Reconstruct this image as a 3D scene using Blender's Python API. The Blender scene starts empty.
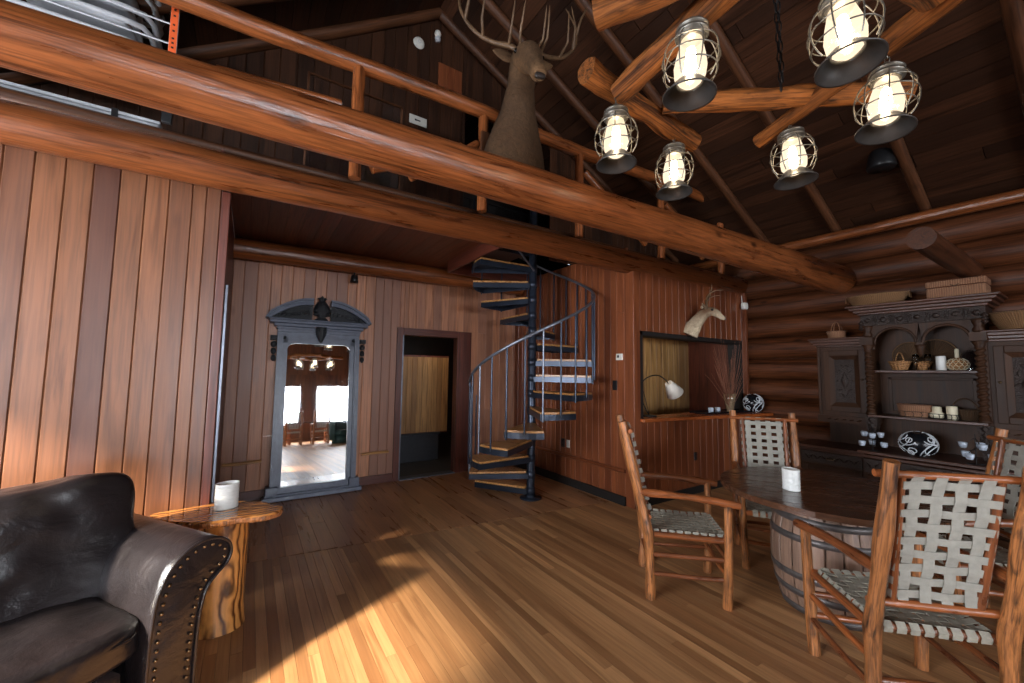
import bpy, math, random
from mathutils import Vector as V, Matrix as M, noise as NZ
random.seed(7)
PI = math.pi
sc = bpy.context.scene
COL = sc.collection

# ---------------------------------------------------------------- colours and materials
def lin(r, g, b):
    f = lambda c: (c/255/12.92) if c/255 <= .04045 else ((c/255+.055)/1.055)**2.4
    return (f(r), f(g), f(b), 1)

class NT:
    def __init__(s, name):
        s.m = bpy.data.materials.new(name); s.m.use_nodes = True
        s.t = s.m.node_tree; s.t.nodes.clear()
        s.o = s.n('ShaderNodeOutputMaterial'); s.b = s.n('ShaderNodeBsdfPrincipled')
        s.l(s.b.outputs[0], s.o.inputs[0])
    def n(s, t, **k):
        q = s.t.nodes.new(t)
        for a, b in k.items(): setattr(q, a, b)
        return q
    def l(s, a, b): s.t.links.new(a, b)
    def attr(s, name): return s.n('ShaderNodeAttribute', attribute_name=name)
    def vmul(s, v, xyz):
        q = s.n('ShaderNodeVectorMath', operation='MULTIPLY'); s.l(v, q.inputs[0]); q.inputs[1].default_value = xyz
        return q.outputs[0]
    def noise(s, v, scale=1, detail=3, dist=0, rough=.55):
        q = s.n('ShaderNodeTexNoise'); q.inputs['Scale'].default_value = scale; q.inputs['Detail'].default_value = detail
        q.inputs['Distortion'].default_value = dist; q.inputs['Roughness'].default_value = rough
        if v is not None: s.l(v, q.inputs['Vector'])
        return q.outputs['Fac']
    def ramp(s, f, stops):
        q = s.n('ShaderNodeValToRGB'); e = q.color_ramp.elements
        e[0].position, e[0].color = stops[0]; e[1].position, e[1].color = stops[-1]
        for p, c in stops[1:-1]:
            k = e.new(p); k.color = c
        s.l(f, q.inputs[0]); return q.outputs[0]
    def mix(s, f, a, b, mode='MIX'):
        q = s.n('ShaderNodeMix', data_type='RGBA', blend_type=mode)
        for i, x in ((0, f), (6, a), (7, b)):
            if isinstance(x, (int, float)): q.inputs[i].default_value = x
            elif isinstance(x, tuple): q.inputs[i].default_value = x
            else: s.l(x, q.inputs[i])
        return q.outputs[2]
    def math(s, op, a, b=0., c=None):
        q = s.n('ShaderNodeMath', operation=op)
        for i, x in enumerate((a, b) if c is None else (a, b, c)):
            if isinstance(x, (int, float)): q.inputs[i].default_value = x
            else: s.l(x, q.inputs[i])
        return q.outputs[0]
    def bump(s, h, strength=.3, dist=.01):
        q = s.n('ShaderNodeBump'); q.inputs['Strength'].default_value = strength; q.inputs['Distance'].default_value = dist
        s.l(h, q.inputs['Height']); s.l(q.outputs[0], s.b.inputs['Normal'])
    def set(s, **k):
        for a, b in k.items(): s.b.inputs[a.replace('_', ' ')].default_value = b

def wood(name, dark, light, alt, rough=.4, rnd=.5, knots=.0, bump=.25, gs=1., spec=.5, streak=.5, gz=1.1, coat=0, crack=0):
    """wood whose grain runs along the third component of the stored grain coordinate"""
    t = NT(name); g = t.attr('gc').outputs['Vector']; r = t.attr('rnd').outputs['Fac']
    n1 = t.noise(t.vmul(g, (14*gs, 14*gs, gz*gs)), 1, 4, .6)
    n2 = t.noise(t.vmul(g, (70*gs, 70*gs, 2.5*gs)), 1, 3, .3)
    base = t.ramp(n1, [(.28, dark), (.5, light), (.78, light)])
    s = t.ramp(n2, [(.33, (1-streak, 1-streak, 1-streak, 1)), (.6, (1, 1, 1, 1))])
    c = t.mix(1., base, s, 'MULTIPLY')
    f = t.math('MULTIPLY', r, rnd)
    c = t.mix(f, c, alt)
    v = t.ramp(t.noise(t.vmul(g, (1.2, 1.2, .5)), 1, 2), [(.3, (.78, .78, .78, 1)), (.7, (1.15, 1.15, 1.15, 1))])
    c = t.mix(.8, c, v, 'MULTIPLY')
    if crack:
        ck = t.ramp(t.noise(t.vmul(g, (26, 26, .55)), 1, 2, .4), [(.60, (1, 1, 1, 1)), (.66, (.28, .24, .22, 1)), (.72, (1, 1, 1, 1))])
        c = t.mix(crack, c, ck, 'MULTIPLY')
    if knots:
        w = t.n('ShaderNodeTexVoronoi', feature='F1'); w.inputs['Scale'].default_value = 1
        t.l(t.vmul(g, (5, 5, 2.4)), w.inputs['Vector'])
        k = t.ramp(w.outputs['Distance'], [(.05, (0, 0, 0, 1)), (.17, (1, 1, 1, 1))])
        c = t.mix(t.math('MULTIPLY', t.math('SUBTRACT', 1., k), knots), c, tuple(x*.22 for x in dark[:3])+(1,))
    t.l(c, t.b.inputs['Base Color'])
    rr = t.math('ADD', t.math('MULTIPLY', n1, .25), rough-.12); t.l(rr, t.b.inputs['Roughness'])
    t.set(Specular_IOR_Level=spec, Coat_Weight=coat, Coat_Roughness=.15)
    t.bump(t.math('ADD', t.math('MULTIPLY', n2, .5), n1), bump, .004)
    return t.m

def swirl(name, a, b, rough):
    t = NT(name); g = t.attr('gc').outputs['Vector']
    v = t.n('ShaderNodeTexWave', wave_type='RINGS', rings_direction='Z'); v.inputs['Scale'].default_value = 9; v.inputs['Distortion'].default_value = 9; v.inputs['Detail'].default_value = 2.5; v.inputs['Detail Scale'].default_value = 1.1
    t.l(t.vmul(g, (1., 1., .42)), v.inputs['Vector'])
    n = t.noise(t.vmul(g, (60, 60, 4)), 1, 3)
    c = t.ramp(v.outputs['Fac'], [(.0, a), (.35, tuple((x+y*2)/3 for x, y in zip(a, b))), (.75, b)])
    c = t.mix(.5, c, t.ramp(n, [(.3, (.6, .6, .6, 1)), (.7, (1, 1, 1, 1))]), 'MULTIPLY')
    w = t.n('ShaderNodeTexVoronoi', feature='F1'); w.inputs['Scale'].default_value = 1; t.l(t.vmul(g, (6, 6, 4.5)), w.inputs['Vector'])
    c = t.mix(t.math('SUBTRACT', 1., t.ramp(w.outputs['Distance'], [(.1, (0, 0, 0, 1)), (.22, (1, 1, 1, 1))])), c, tuple(x*.35 for x in a[:3])+(1,))
    t.l(c, t.b.inputs['Base Color']); t.set(Roughness=rough, Coat_Weight=.6, Coat_Roughness=.1); t.bump(v.outputs['Fac'], .15, .004)
    return t.m

def plain(name, col, rough=.5, metal=0., noise=.15, ns=20, bump=0., bs=40, spec=.5, coat=0, emis=None, es=0, trans=0, ior=1.45, alpha=1):
    t = NT(name); tc = t.n('ShaderNodeTexCoord')
    n = t.noise(tc.outputs['Object'], ns, 4)
    d = tuple(x*(1-noise) for x in col[:3])+(1,); b = tuple(min(1, x*(1+noise)) for x in col[:3])+(1,)
    t.l(t.ramp(n, [(.3, d), (.7, b)]), t.b.inputs['Base Color'])
    t.set(Roughness=rough, Metallic=metal, Specular_IOR_Level=spec, Coat_Weight=coat, Transmission_Weight=trans, IOR=ior)
    if alpha < 1: t.set(Alpha=alpha)
    if emis: t.set(Emission_Color=emis, Emission_Strength=es)
    if bump: t.bump(t.noise(tc.outputs['Object'], bs, 4), bump, .01)
    return t.m

Mt = {}
Mt['floor'] = wood('floor_boards', lin(150, 104, 66), lin(196, 146, 98), lin(122, 78, 46), rough=.4, rnd=.75, bump=.06, streak=.25)
Mt['floor2'] = wood('alcove_floor_boards', lin(138, 92, 60), lin(186, 134, 92), lin(120, 76, 48), rough=.3, rnd=.6, bump=.08, streak=.3)
Mt['cedar'] = wood('cedar_boards', lin(86, 50, 28), lin(122, 76, 46), lin(70, 42, 36), rough=.38, rnd=.75, bump=.12, streak=.3, knots=.25)
Mt['cedar_back'] = wood('weathered_cedar_boards', lin(138, 86, 60), lin(184, 124, 88), lin(128, 88, 72), rough=.45, rnd=.8, bump=.12, streak=.35, knots=.25)
Mt['cedar_red'] = wood('red_cedar_boards', lin(98, 48, 26), lin(142, 78, 44), lin(84, 40, 22), rough=.38, rnd=.7, bump=.12, streak=.3, knots=.15)
Mt['trim'] = wood('dark_red_trim', lin(70, 32, 22), lin(104, 50, 34), lin(60, 26, 20), rough=.4, rnd=.5, bump=.1)
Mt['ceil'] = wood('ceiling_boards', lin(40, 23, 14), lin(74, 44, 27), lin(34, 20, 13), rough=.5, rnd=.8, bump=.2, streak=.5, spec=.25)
Mt['ceil2'] = wood('alcove_ceiling_boards', lin(76, 38, 22), lin(116, 62, 36), lin(62, 30, 20), rough=.42, rnd=.7, bump=.12)
Mt['log'] = wood('varnished_log', lin(78, 38, 18), lin(146, 82, 42), lin(100, 50, 24), rough=.3, rnd=.3, knots=.95, bump=1., gs=1.5, streak=.6, gz=1.6, crack=.9)
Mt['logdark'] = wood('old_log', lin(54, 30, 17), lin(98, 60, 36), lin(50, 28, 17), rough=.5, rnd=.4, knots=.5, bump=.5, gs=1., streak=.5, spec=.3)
Mt['logwall'] = wood('wall_log', lin(58, 31, 18), lin(104, 58, 32), lin(50, 27, 16), rough=.5, rnd=.6, knots=.8, bump=.8, gs=1.1, streak=.6, spec=.22, crack=.9)
Mt['logrough'] = wood('peeled_rough_log', lin(40, 21, 10), lin(136, 80, 36), lin(70, 38, 18), rough=.7, rnd=.3, knots=.9, bump=1.3, gz=3., gs=2.4, spec=.15, crack=1., streak=.6)
Mt['stick'] = wood('hickory_stick', lin(84, 42, 22), lin(170, 96, 50), lin(80, 46, 32), rough=.3, rnd=.6, knots=.7, bump=.6, gs=2., streak=.55, gz=3.)
Mt['stickbark'] = wood('hickory_with_bark', lin(40, 26, 22), lin(186, 118, 66), lin(70, 46, 36), rough=.38, rnd=.35, knots=.8, bump=.9, gs=2.4, streak=.7, gz=3.2)
Mt['table'] = wood('dark_table_wood', lin(52, 32, 22), lin(88, 56, 38), lin(60, 36, 24), rough=.25, rnd=.5, bump=.1, streak=.4)
Mt['slab'] = swirl('lacquered_slab', lin(104, 56, 24), lin(196, 132, 70), .14)
Mt['stump'] = swirl('lacquered_stump', lin(84, 42, 16), lin(214, 146, 78), .3)
Mt['barrel'] = wood('barrel_oak', lin(92, 70, 58), lin(150, 118, 98), lin(110, 86, 72), rough=.5, rnd=.5, bump=.3, streak=.35)
Mt['cab'] = wood('carved_walnut', lin(38, 22, 13), lin(68, 42, 25), lin(40, 24, 15), rough=.5, rnd=.4, bump=.2, streak=.4, spec=.2)
Mt['cabred'] = wood('walnut_shelf_edge', lin(48, 28, 19), lin(82, 48, 32), lin(48, 28, 20), rough=.38, rnd=.3, bump=.15, spec=.35)
Mt['carve'] = plain('carved_relief', lin(42, 29, 23), .42, noise=.5, ns=60, bump=1., bs=90)
Mt['pine'] = wood('pale_pine_boards', lin(134, 98, 56), lin(186, 142, 86), lin(110, 76, 44), rough=.5, rnd=.8, knots=.4, bump=.1)
Mt['counter'] = wood('counter_wood', lin(128, 62, 26), lin(176, 92, 44), lin(120, 60, 28), rough=.25, rnd=.3, bump=.08)
Mt['tread'] = wood('tread_wood', lin(128, 84, 44), lin(190, 136, 80), lin(120, 80, 42), rough=.3, rnd=.4, bump=.1)
Mt['steel'] = plain('blue_black_steel', lin(46, 52, 64), .3, .6, noise=.2, ns=8)
Mt['rail'] = plain('grey_steel', lin(112, 116, 126), .35, .7, noise=.2, ns=10)
Mt['paint'] = plain('grey_blue_paint', lin(86, 92, 108), .32, 0, noise=.18, ns=14, bump=.1, bs=60)
Mt['paintdark'] = plain('dark_carved_paint', lin(26, 28, 32), .35, 0, noise=.4, ns=60, bump=.8, bs=120)
Mt['mirror'] = plain('mirror_silver', (.93, .93, .93, 1), .02, 1., noise=0)
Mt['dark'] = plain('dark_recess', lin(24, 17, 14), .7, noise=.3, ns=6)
Mt['black'] = plain('black_plastic', lin(20, 20, 22), .4, noise=.1)
Mt['white'] = plain('white_ceramic', lin(226, 226, 222), .3, noise=.05, ns=6)
Mt['whitep'] = plain('white_plastic', lin(210, 208, 200), .45, noise=.05)
Mt['cream'] = plain('cream_wax', lin(214, 204, 176), .5, noise=.06, ns=15)
Mt['shade'] = plain('linen_shade', lin(222, 214, 202), .8, noise=.05, ns=60, bump=.2, bs=200)
Mt['iron'] = plain('wrought_iron', lin(28, 26, 26), .45, .5, noise=.3)
Mt['brass'] = plain('antique_brass', lin(128, 106, 78), .38, .9, noise=.25, ns=40)
Mt['strap'] = plain('canvas_strap', lin(150, 146, 136), .75, noise=.12, ns=30, bump=.4, bs=300)
Mt['strapdark'] = plain('stained_canvas_strap', lin(150, 144, 130), .75, noise=.18, ns=30, bump=.4, bs=300)
Mt['hoop'] = plain('barrel_hoop_steel', lin(96, 90, 88), .45, .5, noise=.3, ns=14)
Mt['bone'] = plain('antler_bone', lin(96, 72, 50), .5, noise=.4, ns=14, bump=.4, bs=50)
Mt['glasseye'] = plain('glass_eye', lin(14, 10, 8), .05)
Mt['nose'] = plain('dark_nose', lin(40, 32, 28), .4)
Mt['grey'] = plain('grey_folding_metal', lin(172, 174, 178), .4, .0, noise=.2, ns=5)
Mt['orange'] = plain('orange_sticker', lin(214, 92, 44), .5, noise=.05)
Mt['greencloth'] = plain('dark_green_upholstery', lin(26, 52, 46), .7, noise=.15)
Mt['nickel'] = plain('lantern_nickel', lin(112, 108, 100), .35, .75, noise=.15, ns=20)
Mt['bell'] = plain('lantern_bell_metal', lin(74, 72, 70), .38, .6, noise=.15, ns=20)
Mt['blackball'] = plain('black_glazed_clay', lin(16, 18, 22), .25)
Mt['greywhite'] = plain('white_slip', lin(196, 200, 204), .5, noise=.1)
Mt['tile'] = plain('dark_tile_floor', lin(62, 60, 58), .4, noise=.2, ns=4)
Mt['twig'] = plain('red_brown_twig', lin(124, 78, 58), .6, noise=.2)
Mt['vase'] = plain('amber_ribbed_glass', lin(120, 100, 78), .12, noise=.4, ns=30, spec=.9)
Mt['bluegrey'] = plain('blue_grey_shutter_paint', lin(34, 36, 42), .5, noise=.2)

def leather():
    t = NT('black_brown_leather'); tc = t.n('ShaderNodeTexCoord'); o = tc.outputs['Object']
    n = t.noise(o, 5, 5, .4); f = t.noise(o, 160, 3)
    t.l(t.ramp(n, [(.3, lin(24, 21, 23)), (.7, lin(40, 35, 37))]), t.b.inputs['Base Color'])
    t.set(Roughness=.3, Specular_IOR_Level=.6)
    w = t.noise(t.vmul(o, (5, 8, 8)), 1, 4, .5)
    t.bump(t.math('ADD', t.math('MULTIPLY', f, .05), t.math('MULTIPLY', w, .8)), .42, .03)
    return t.m
Mt['leather'] = leather()

def hide(name, a, b, c):
    t = NT(name); g = t.n('ShaderNodeTexCoord').outputs['Object']
    n = t.noise(t.vmul(g, (30, 30, 30)), 1, 5, .8); big = t.attr('rnd').outputs['Fac']
    col = t.mix(big, a, b); col = t.mix(t.ramp(n, [(.35, (0, 0, 0, 1)), (.75, (.6, .6, .6, 1))]), col, c)
    t.l(col, t.b.inputs['Base Color']); t.set(Roughness=.85, Specular_IOR_Level=.2); t.bump(n, .8, .01)
    return t.m
Mt['elk'] = hide('elk_hide', lin(56, 39, 27), lin(118, 88, 60), lin(38, 27, 20))
Mt['deer'] = hide('deer_hide', lin(96, 68, 46), lin(196, 178, 150), lin(88, 64, 46))

def wicker(name, a, b, s=1.):
    t = NT(name); g = t.attr('gc').outputs['Vector']
    w = t.n('ShaderNodeTexWave', wave_type='BANDS', bands_direction='Z'); w.inputs['Scale'].default_value = 32*s
    w.inputs['Distortion'].default_value = 1.5; t.l(g, w.inputs['Vector'])
    w2 = t.n('ShaderNodeTexWave', wave_type='BANDS', bands_direction='X'); w2.inputs['Scale'].default_value = 16*s
    w2.inputs['Distortion'].default_value = 1.; t.l(g, w2.inputs['Vector'])
    h = t.math('MULTIPLY', w.outputs['Fac'], t.math('ADD', w2.outputs['Fac'], .4))
    t.l(t.ramp(h, [(.1, a), (.8, b)]), t.b.inputs['Base Color']); t.set(Roughness=.6); t.bump(h, .8, .01)
    return t.m
Mt['wicker'] = wicker('tan_wicker', lin(92, 62, 38), lin(178, 132, 88))
Mt['wicker2'] = wicker('pinkish_wicker', lin(116, 72, 50), lin(206, 156, 120), 1.2)
Mt['wickerdark'] = wicker('dark_wicker', lin(54, 38, 26), lin(116, 84, 54))
Mt['bowlwood'] = wicker('coiled_bowl', lin(128, 88, 52), lin(186, 134, 84), .5)

def glow(name, col, s):
    t = NT(name); t.set(Base_Color=(.8, .8, .8, 1), Roughness=.3, Emission_Color=col, Emission_Strength=s); return t.m
def clear(name, tint=(.95, .97, 1, 1), rough=.02):
    t = NT(name); t.set(Base_Color=tint, Roughness=rough, Transmission_Weight=1., IOR=1.3); return t.m
def jar():
    m = bpy.data.materials.new('lit_frosted_jar'); m.use_nodes = True; t = m.node_tree; t.nodes.clear()
    o = t.nodes.new('ShaderNodeOutputMaterial'); a = t.nodes.new('ShaderNodeBsdfTransparent'); e = t.nodes.new('ShaderNodeEmission'); g = t.nodes.new('ShaderNodeBsdfGlossy')
    e.inputs[0].default_value = (1, .80, .56, 1); e.inputs[1].default_value = 2.1; g.inputs['Roughness'].default_value = .15
    x = t.nodes.new('ShaderNodeMixShader'); x.inputs[0].default_value = .42; y = t.nodes.new('ShaderNodeMixShader'); y.inputs[0].default_value = .08
    t.links.new(a.outputs[0], x.inputs[1]); t.links.new(e.outputs[0], x.inputs[2]); t.links.new(x.outputs[0], y.inputs[1]); t.links.new(g.outputs[0], y.inputs[2]); t.links.new(y.outputs[0], o.inputs[0])
    return m
Mt['jar'] = jar(); Mt['bulb'] = glow('lit_bulb', (1, .76, .48, 1), 80.)
Mt['dome'] = glow('lit_dome', (1, .88, .72, 1), 5.)
Mt['glass'] = clear('clear_glass')
Mt['votive'] = plain('frosted_votive_glass', lin(176, 186, 200), .15, noise=.5, ns=40, spec=.8)

def pane_mat():
    m = bpy.data.materials.new('window_glass'); m.use_nodes = True; t = m.node_tree; t.nodes.clear()
    o = t.nodes.new('ShaderNodeOutputMaterial'); a = t.nodes.new('ShaderNodeBsdfTransparent'); g = t.nodes.new('ShaderNodeBsdfGlossy')
    g.inputs['Roughness'].default_value = .02; x = t.nodes.new('ShaderNodeMixShader'); x.inputs[0].default_value = .06
    t.links.new(a.outputs[0], x.inputs[1]); t.links.new(g.outputs[0], x.inputs[2]); t.links.new(x.outputs[0], o.inputs[0])
    return m
Mt['pane'] = pane_mat()

# ---------------------------------------------------------------- mesh building
class MB:
    def __init__(s): s.v = []; s.f = []; s.g = []; s.r = []; s.sm = []; s.m = []
    def add(s, vs, fs, gs=None, r=None, smooth=False, m=0):
        b = len(s.v); off = V((random.uniform(0, 9), random.uniform(0, 9), random.uniform(0, 9)))
        if r is None: r = random.random()
        s.v += [V(p) for p in vs]
        s.g += [V(q)+off for q in (gs or vs)]
        s.r += (r if isinstance(r, list) else [r]*len(vs))
        for f in fs: s.f.append([b+i for i in f]); s.sm.append(smooth); s.m.append(m)
        return s
    def merge(s, o, T=M()):
        b = len(s.v); s.v += [T @ p for p in o.v]; s.g += o.g; s.r += o.r
        for f, q, m in zip(o.f, o.sm, o.m): s.f.append([b+i for i in f]); s.sm.append(q); s.m.append(m)
        return s
    def build(s, name, mat, parent=None, bevel=0, loc=None, rot=None, subs=0):
        me = bpy.data.meshes.new(name); me.from_pydata([tuple(p) for p in s.v], [], s.f)
        a = me.attributes.new('gc', 'FLOAT_VECTOR', 'POINT'); a.data.foreach_set('vector', [c for q in s.g for c in q])
        a = me.attributes.new('rnd', 'FLOAT', 'POINT'); a.data.foreach_set('value', s.r)
        me.polygons.foreach_set('use_smooth', s.sm)
        for k in (mat if isinstance(mat, (list, tuple)) else [mat]): me.materials.append(Mt[k] if isinstance(k, str) else k)
        me.polygons.foreach_set('material_index', s.m)
        me.update()
        o = bpy.data.objects.new(name, me); COL.objects.link(o)
        if parent: o.parent = parent
        if loc: o.location = loc
        if rot: o.rotation_euler = rot
        if bevel:
            b = o.modifiers.new('bevel', 'BEVEL'); b.width = bevel; b.segments = 2; b.limit_method = 'ANGLE'; b.angle_limit = .6
        if subs:
            b = o.modifiers.new('sub', 'SUBSURF'); b.levels = b.render_levels = subs
        return o

BF = [(0, 3, 2, 1), (4, 5, 6, 7), (0, 1, 5, 4), (1, 2, 6, 5), (2, 3, 7, 6), (3, 0, 4, 7)]
def gax(p, ax): return (p[1], p[2], p[0]) if ax == 0 else ((p[2], p[0], p[1]) if ax == 1 else (p[0], p[1], p[2]))
def box(mb, c, s, ax=2, T=None, r=None, m=0):
    h = [x/2 for x in s]
    l = [(a*h[0], b*h[1], z*h[2]) for z in (-1, 1) for a, b in ((-1, -1), (1, -1), (1, 1), (-1, 1))]
    vs = [V(c)+V(p) for p in l]
    if T is not None: vs = [T @ p for p in vs]
    return mb.add(vs, BF, [gax(p, ax) for p in l], r, m=m)
def b2(mb, x0, x1, y0, y1, z0, z1, ax=2, **k):
    return box(mb, ((x0+x1)/2, (y0+y1)/2, (z0+z1)/2), (abs(x1-x0), abs(y1-y0), abs(z1-z0)), ax, **k)

def frames(pts, up=None, closed=False):
    n = len(pts); T = []
    for i in range(n):
        a = pts[(i-1) % n] if (closed or i > 0) else pts[0]; b = pts[(i+1) % n] if (closed or i < n-1) else pts[-1]
        T.append((b-a).normalized())
    u = V(up) if up else (V((0, 0, 1)) if abs(T[0].z) < .9 else V((1, 0, 0)))
    N = []
    for t in T:
        u = (u-t*u.dot(t))
        if u.length < 1e-6: u = t.orthogonal()
        u.normalize(); N.append(u.copy())
        if up: u = V(up)
    return T, N
def sweep(mb, pts, rad, n=10, up=None, closed=False, wob=0, ws=3, r=None, smooth=True, m=0, caps=True, rcol=None, flip=False):
    """tube; rad = number | list of numbers | list of (side, up) radii"""
    pts = [V(p) for p in pts]; T, N = frames(pts, up, closed); vs = []; gs = []; rs = []; L = 0
    seed = random.uniform(0, 50)
    for i, p in enumerate(pts):
        if i: L += (p-pts[i-1]).length
        q = rad[i] if isinstance(rad, (list, tuple)) else rad
        rx, ry = q if isinstance(q, (list, tuple)) else (q, q)
        B = T[i].cross(N[i])
        for k in range(n):
            a = 2*PI*k/n; ca, sa = math.cos(a), math.sin(a)
            w = 1
            if wob: w = 1+wob*NZ.noise(V((ca*1.1+seed, sa*1.1, L*ws)))
            d = B*(ca*rx*w)+N[i]*(sa*ry*w)
            vs.append(p+d); gs.append((ca*rx, sa*ry, L))
            if rcol: rs.append(rcol(i/(len(pts)-1), ca, sa))
    fs = []; m_ = len(pts)
    for i in range(m_ if closed else m_-1):
        j = (i+1) % m_
        for k in range(n):
            l = (k+1) % n; fs.append((i*n+k, i*n+l, j*n+l, j*n+k))
    mb.add(vs, fs, gs, rs if rcol else r, smooth, m)
    if caps and not closed:
        rr = (mb.r[-1])
        for i, o in ((0, 1), (m_-1, 0)):
            ring = vs[i*n:(i+1)*n]; c = pts[i]
            g = gs[i*n:(i+1)*n]; gg = [(q[0], q[1], q[2]) for q in g]+[(0, 0, g[0][2])]
            f = [((k+1) % n, k, n) if o else (k, (k+1) % n, n) for k in range(n)]
            mb.add(ring+[c], f, gg, rr, False, m)
    return mb
def seg(a, b, n): return [V(a).lerp(V(b), i/n) for i in range(n+1)]
def stick(mb, a, b, r0, r1=None, n=10, wob=.12, bend=.0, k=6, r=None, m=0, ws=4):
    r1 = r0 if r1 is None else r1; a, b = V(a), V(b); d = b-a; o = d.orthogonal().normalized()
    o = (M.Rotation(random.uniform(0, 6.28), 3, d.normalized()) @ o) if bend else o
    pts = [a.lerp(b, i/k)+o*bend*math.sin(PI*i/k) for i in range(k+1)]
    rad = [r0+(r1-r0)*i/k for i in range(k+1)]
    return sweep(mb, pts, rad, n, wob=wob, r=r, m=m, ws=ws)
def lathe(mb, prof, n=20, T=None, r=None, smooth=True, m=0, a0=0, a1=2*PI, sx=1, sy=1):
    T = T or M(); vs = []; gs = []; full = abs(a1-a0-2*PI) < 1e-4; c = n if full else n+1; L = 0
    for i, (q, z) in enumerate(prof):
        if i: L += math.hypot(q-prof[i-1][0], z-prof[i-1][1])
        for k in range(c):
            a = a0+(a1-a0)*k/n; vs.append(T @ V((q*math.cos(a)*sx, q*math.sin(a)*sy, z)))
            gs.append((a*max(.02, prof[len(prof)//2][0]), q, L))
    fs = []
    for i in range(len(prof)-1):
        for k in range(n):
            l = (k+1) % c; fs.append((i*c+k, i*c+l, (i+1)*c+l, (i+1)*c+k))
    return mb.add(vs, fs, gs, r, smooth, m)
def prism(mb, poly, d, T=None, r=None, smooth=False, m=0, ax=2):
    """2-D outline (x, z) extruded along +y by d"""
    T = T or M(); n = len(poly)
    l = [V((x, 0, z)) for x, z in poly]+[V((x, d, z)) for x, z in poly]
    fs = [tuple(range(n)), tuple(range(2*n-1, n-1, -1))]+[((i+1) % n, i, n+i, n+(i+1) % n) for i in range(n)]
    return mb.add([T @ p for p in l], fs, [gax(p, ax) for p in l], r, smooth, m)
def ribbon(mb, pts, wd, w, t=.003, r=None, m=0):
    pts = [V(p) for p in pts]; wd = V(wd).normalized(); vs = []; gs = []; L = 0; n = len(pts)
    for i, p in enumerate(pts):
        a = pts[max(0, i-1)]; b = pts[min(n-1, i+1)]; nn = (b-a).cross(wd).normalized()
        if i: L += (p-pts[i-1]).length
        for x, y in ((-1, -1), (1, -1), (1, 1), (-1, 1)):
            vs.append(p+wd*x*w/2+nn*y*t/2); gs.append((x*w/2, y*t, L))
    fs = [(4*i+k, 4*i+(k+1) % 4, 4*i+4+(k+1) % 4, 4*i+4+k) for i in range(n-1) for k in range(4)]
    fs += [(3, 2, 1, 0), tuple(4*(n-1)+k for k in range(4))]
    return mb.add(vs, fs, gs, r, False, m)
def puff(mb, c, s, n=14, p=5, amp=.0, fr=4, T=None, crown=0, r=None, sq=(1, 1, 1)):
    """rounded cushion: s = half sizes"""
    T = T or M(); seed = random.uniform(0, 40)
    for ax in range(3):
        for sg in (-1, 1):
            vs = []; fs = []
            for i in range(n+1):
                for j in range(n+1):
                    u = math.tan((2*i/n-1)*PI/4); v = math.tan((2*j/n-1)*PI/4)
                    q = [0, 0, 0]; q[ax] = sg; q[(ax+1) % 3] = u; q[(ax+2) % 3] = v
                    l = (abs(q[0])**p+abs(q[1])**p+abs(q[2])**p)**(1/p); d = V(q)/l
                    P = V((d.x*s[0], d.y*s[1], d.z*s[2]))
                    if crown: P.z += crown*(1-d.x*d.x)*(1-d.y*d.y)*(1 if d.z > 0 else 0)
                    if amp:
                        a = NZ.noise(P*fr+V((seed, 0, 0)))+.5*NZ.noise(P*fr*2.7+V((0, seed, 0)))
                        P += d.normalized()*amp*a
                    vs.append(T @ (P+V(c)))
            for i in range(n):
                for j in range(n):
                    k = i*(n+1)+j; f = (k, k+n+1, k+n+2, k+1); fs.append(f if sg > 0 else f[::-1])
            mb.add(vs, fs, None, r or .5, True)
    return mb

def tag(o, label=None, cat=None, group=None, kind=None):
    if label: o['label'] = label
    if cat: o['category'] = cat
    if group: o['group'] = group
    if kind: o['kind'] = kind
    return o
def thing(name, label, cat, loc=(0, 0, 0), rz=0, group=None, rx=0):
    o = bpy.data.objects.new(name, None); COL.objects.link(o); o.location = loc; o.rotation_euler = (rx, 0, rz)
    o.empty_display_size = .1
    return tag(o, label, cat, group)
def struct(o): o['kind'] = 'structure'; return o
def dup(root, loc=None, rz=None, label=None, group=None):
    def cp(o, par):
        c = o.copy(); COL.objects.link(c); c.parent = par
        for ch in kids[o]: cp(ch, c)
        return c
    kids = {}
    def walk(o):
        kids[o] = [c for c in bpy.data.objects if c.parent == o]
        for c in kids[o]: walk(c)
    walk(root); r = cp(root, None)
    if loc is not None: r.location = loc
    if rz is not None: r.rotation_euler = (r.rotation_euler[0], 0, rz)
    if label: r['label'] = label
    if group: r['group'] = group
    return r
def az(dx, dy): return math.atan2(-dx, dy)      # z rotation that turns local +y towards (dx, dy)
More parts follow.
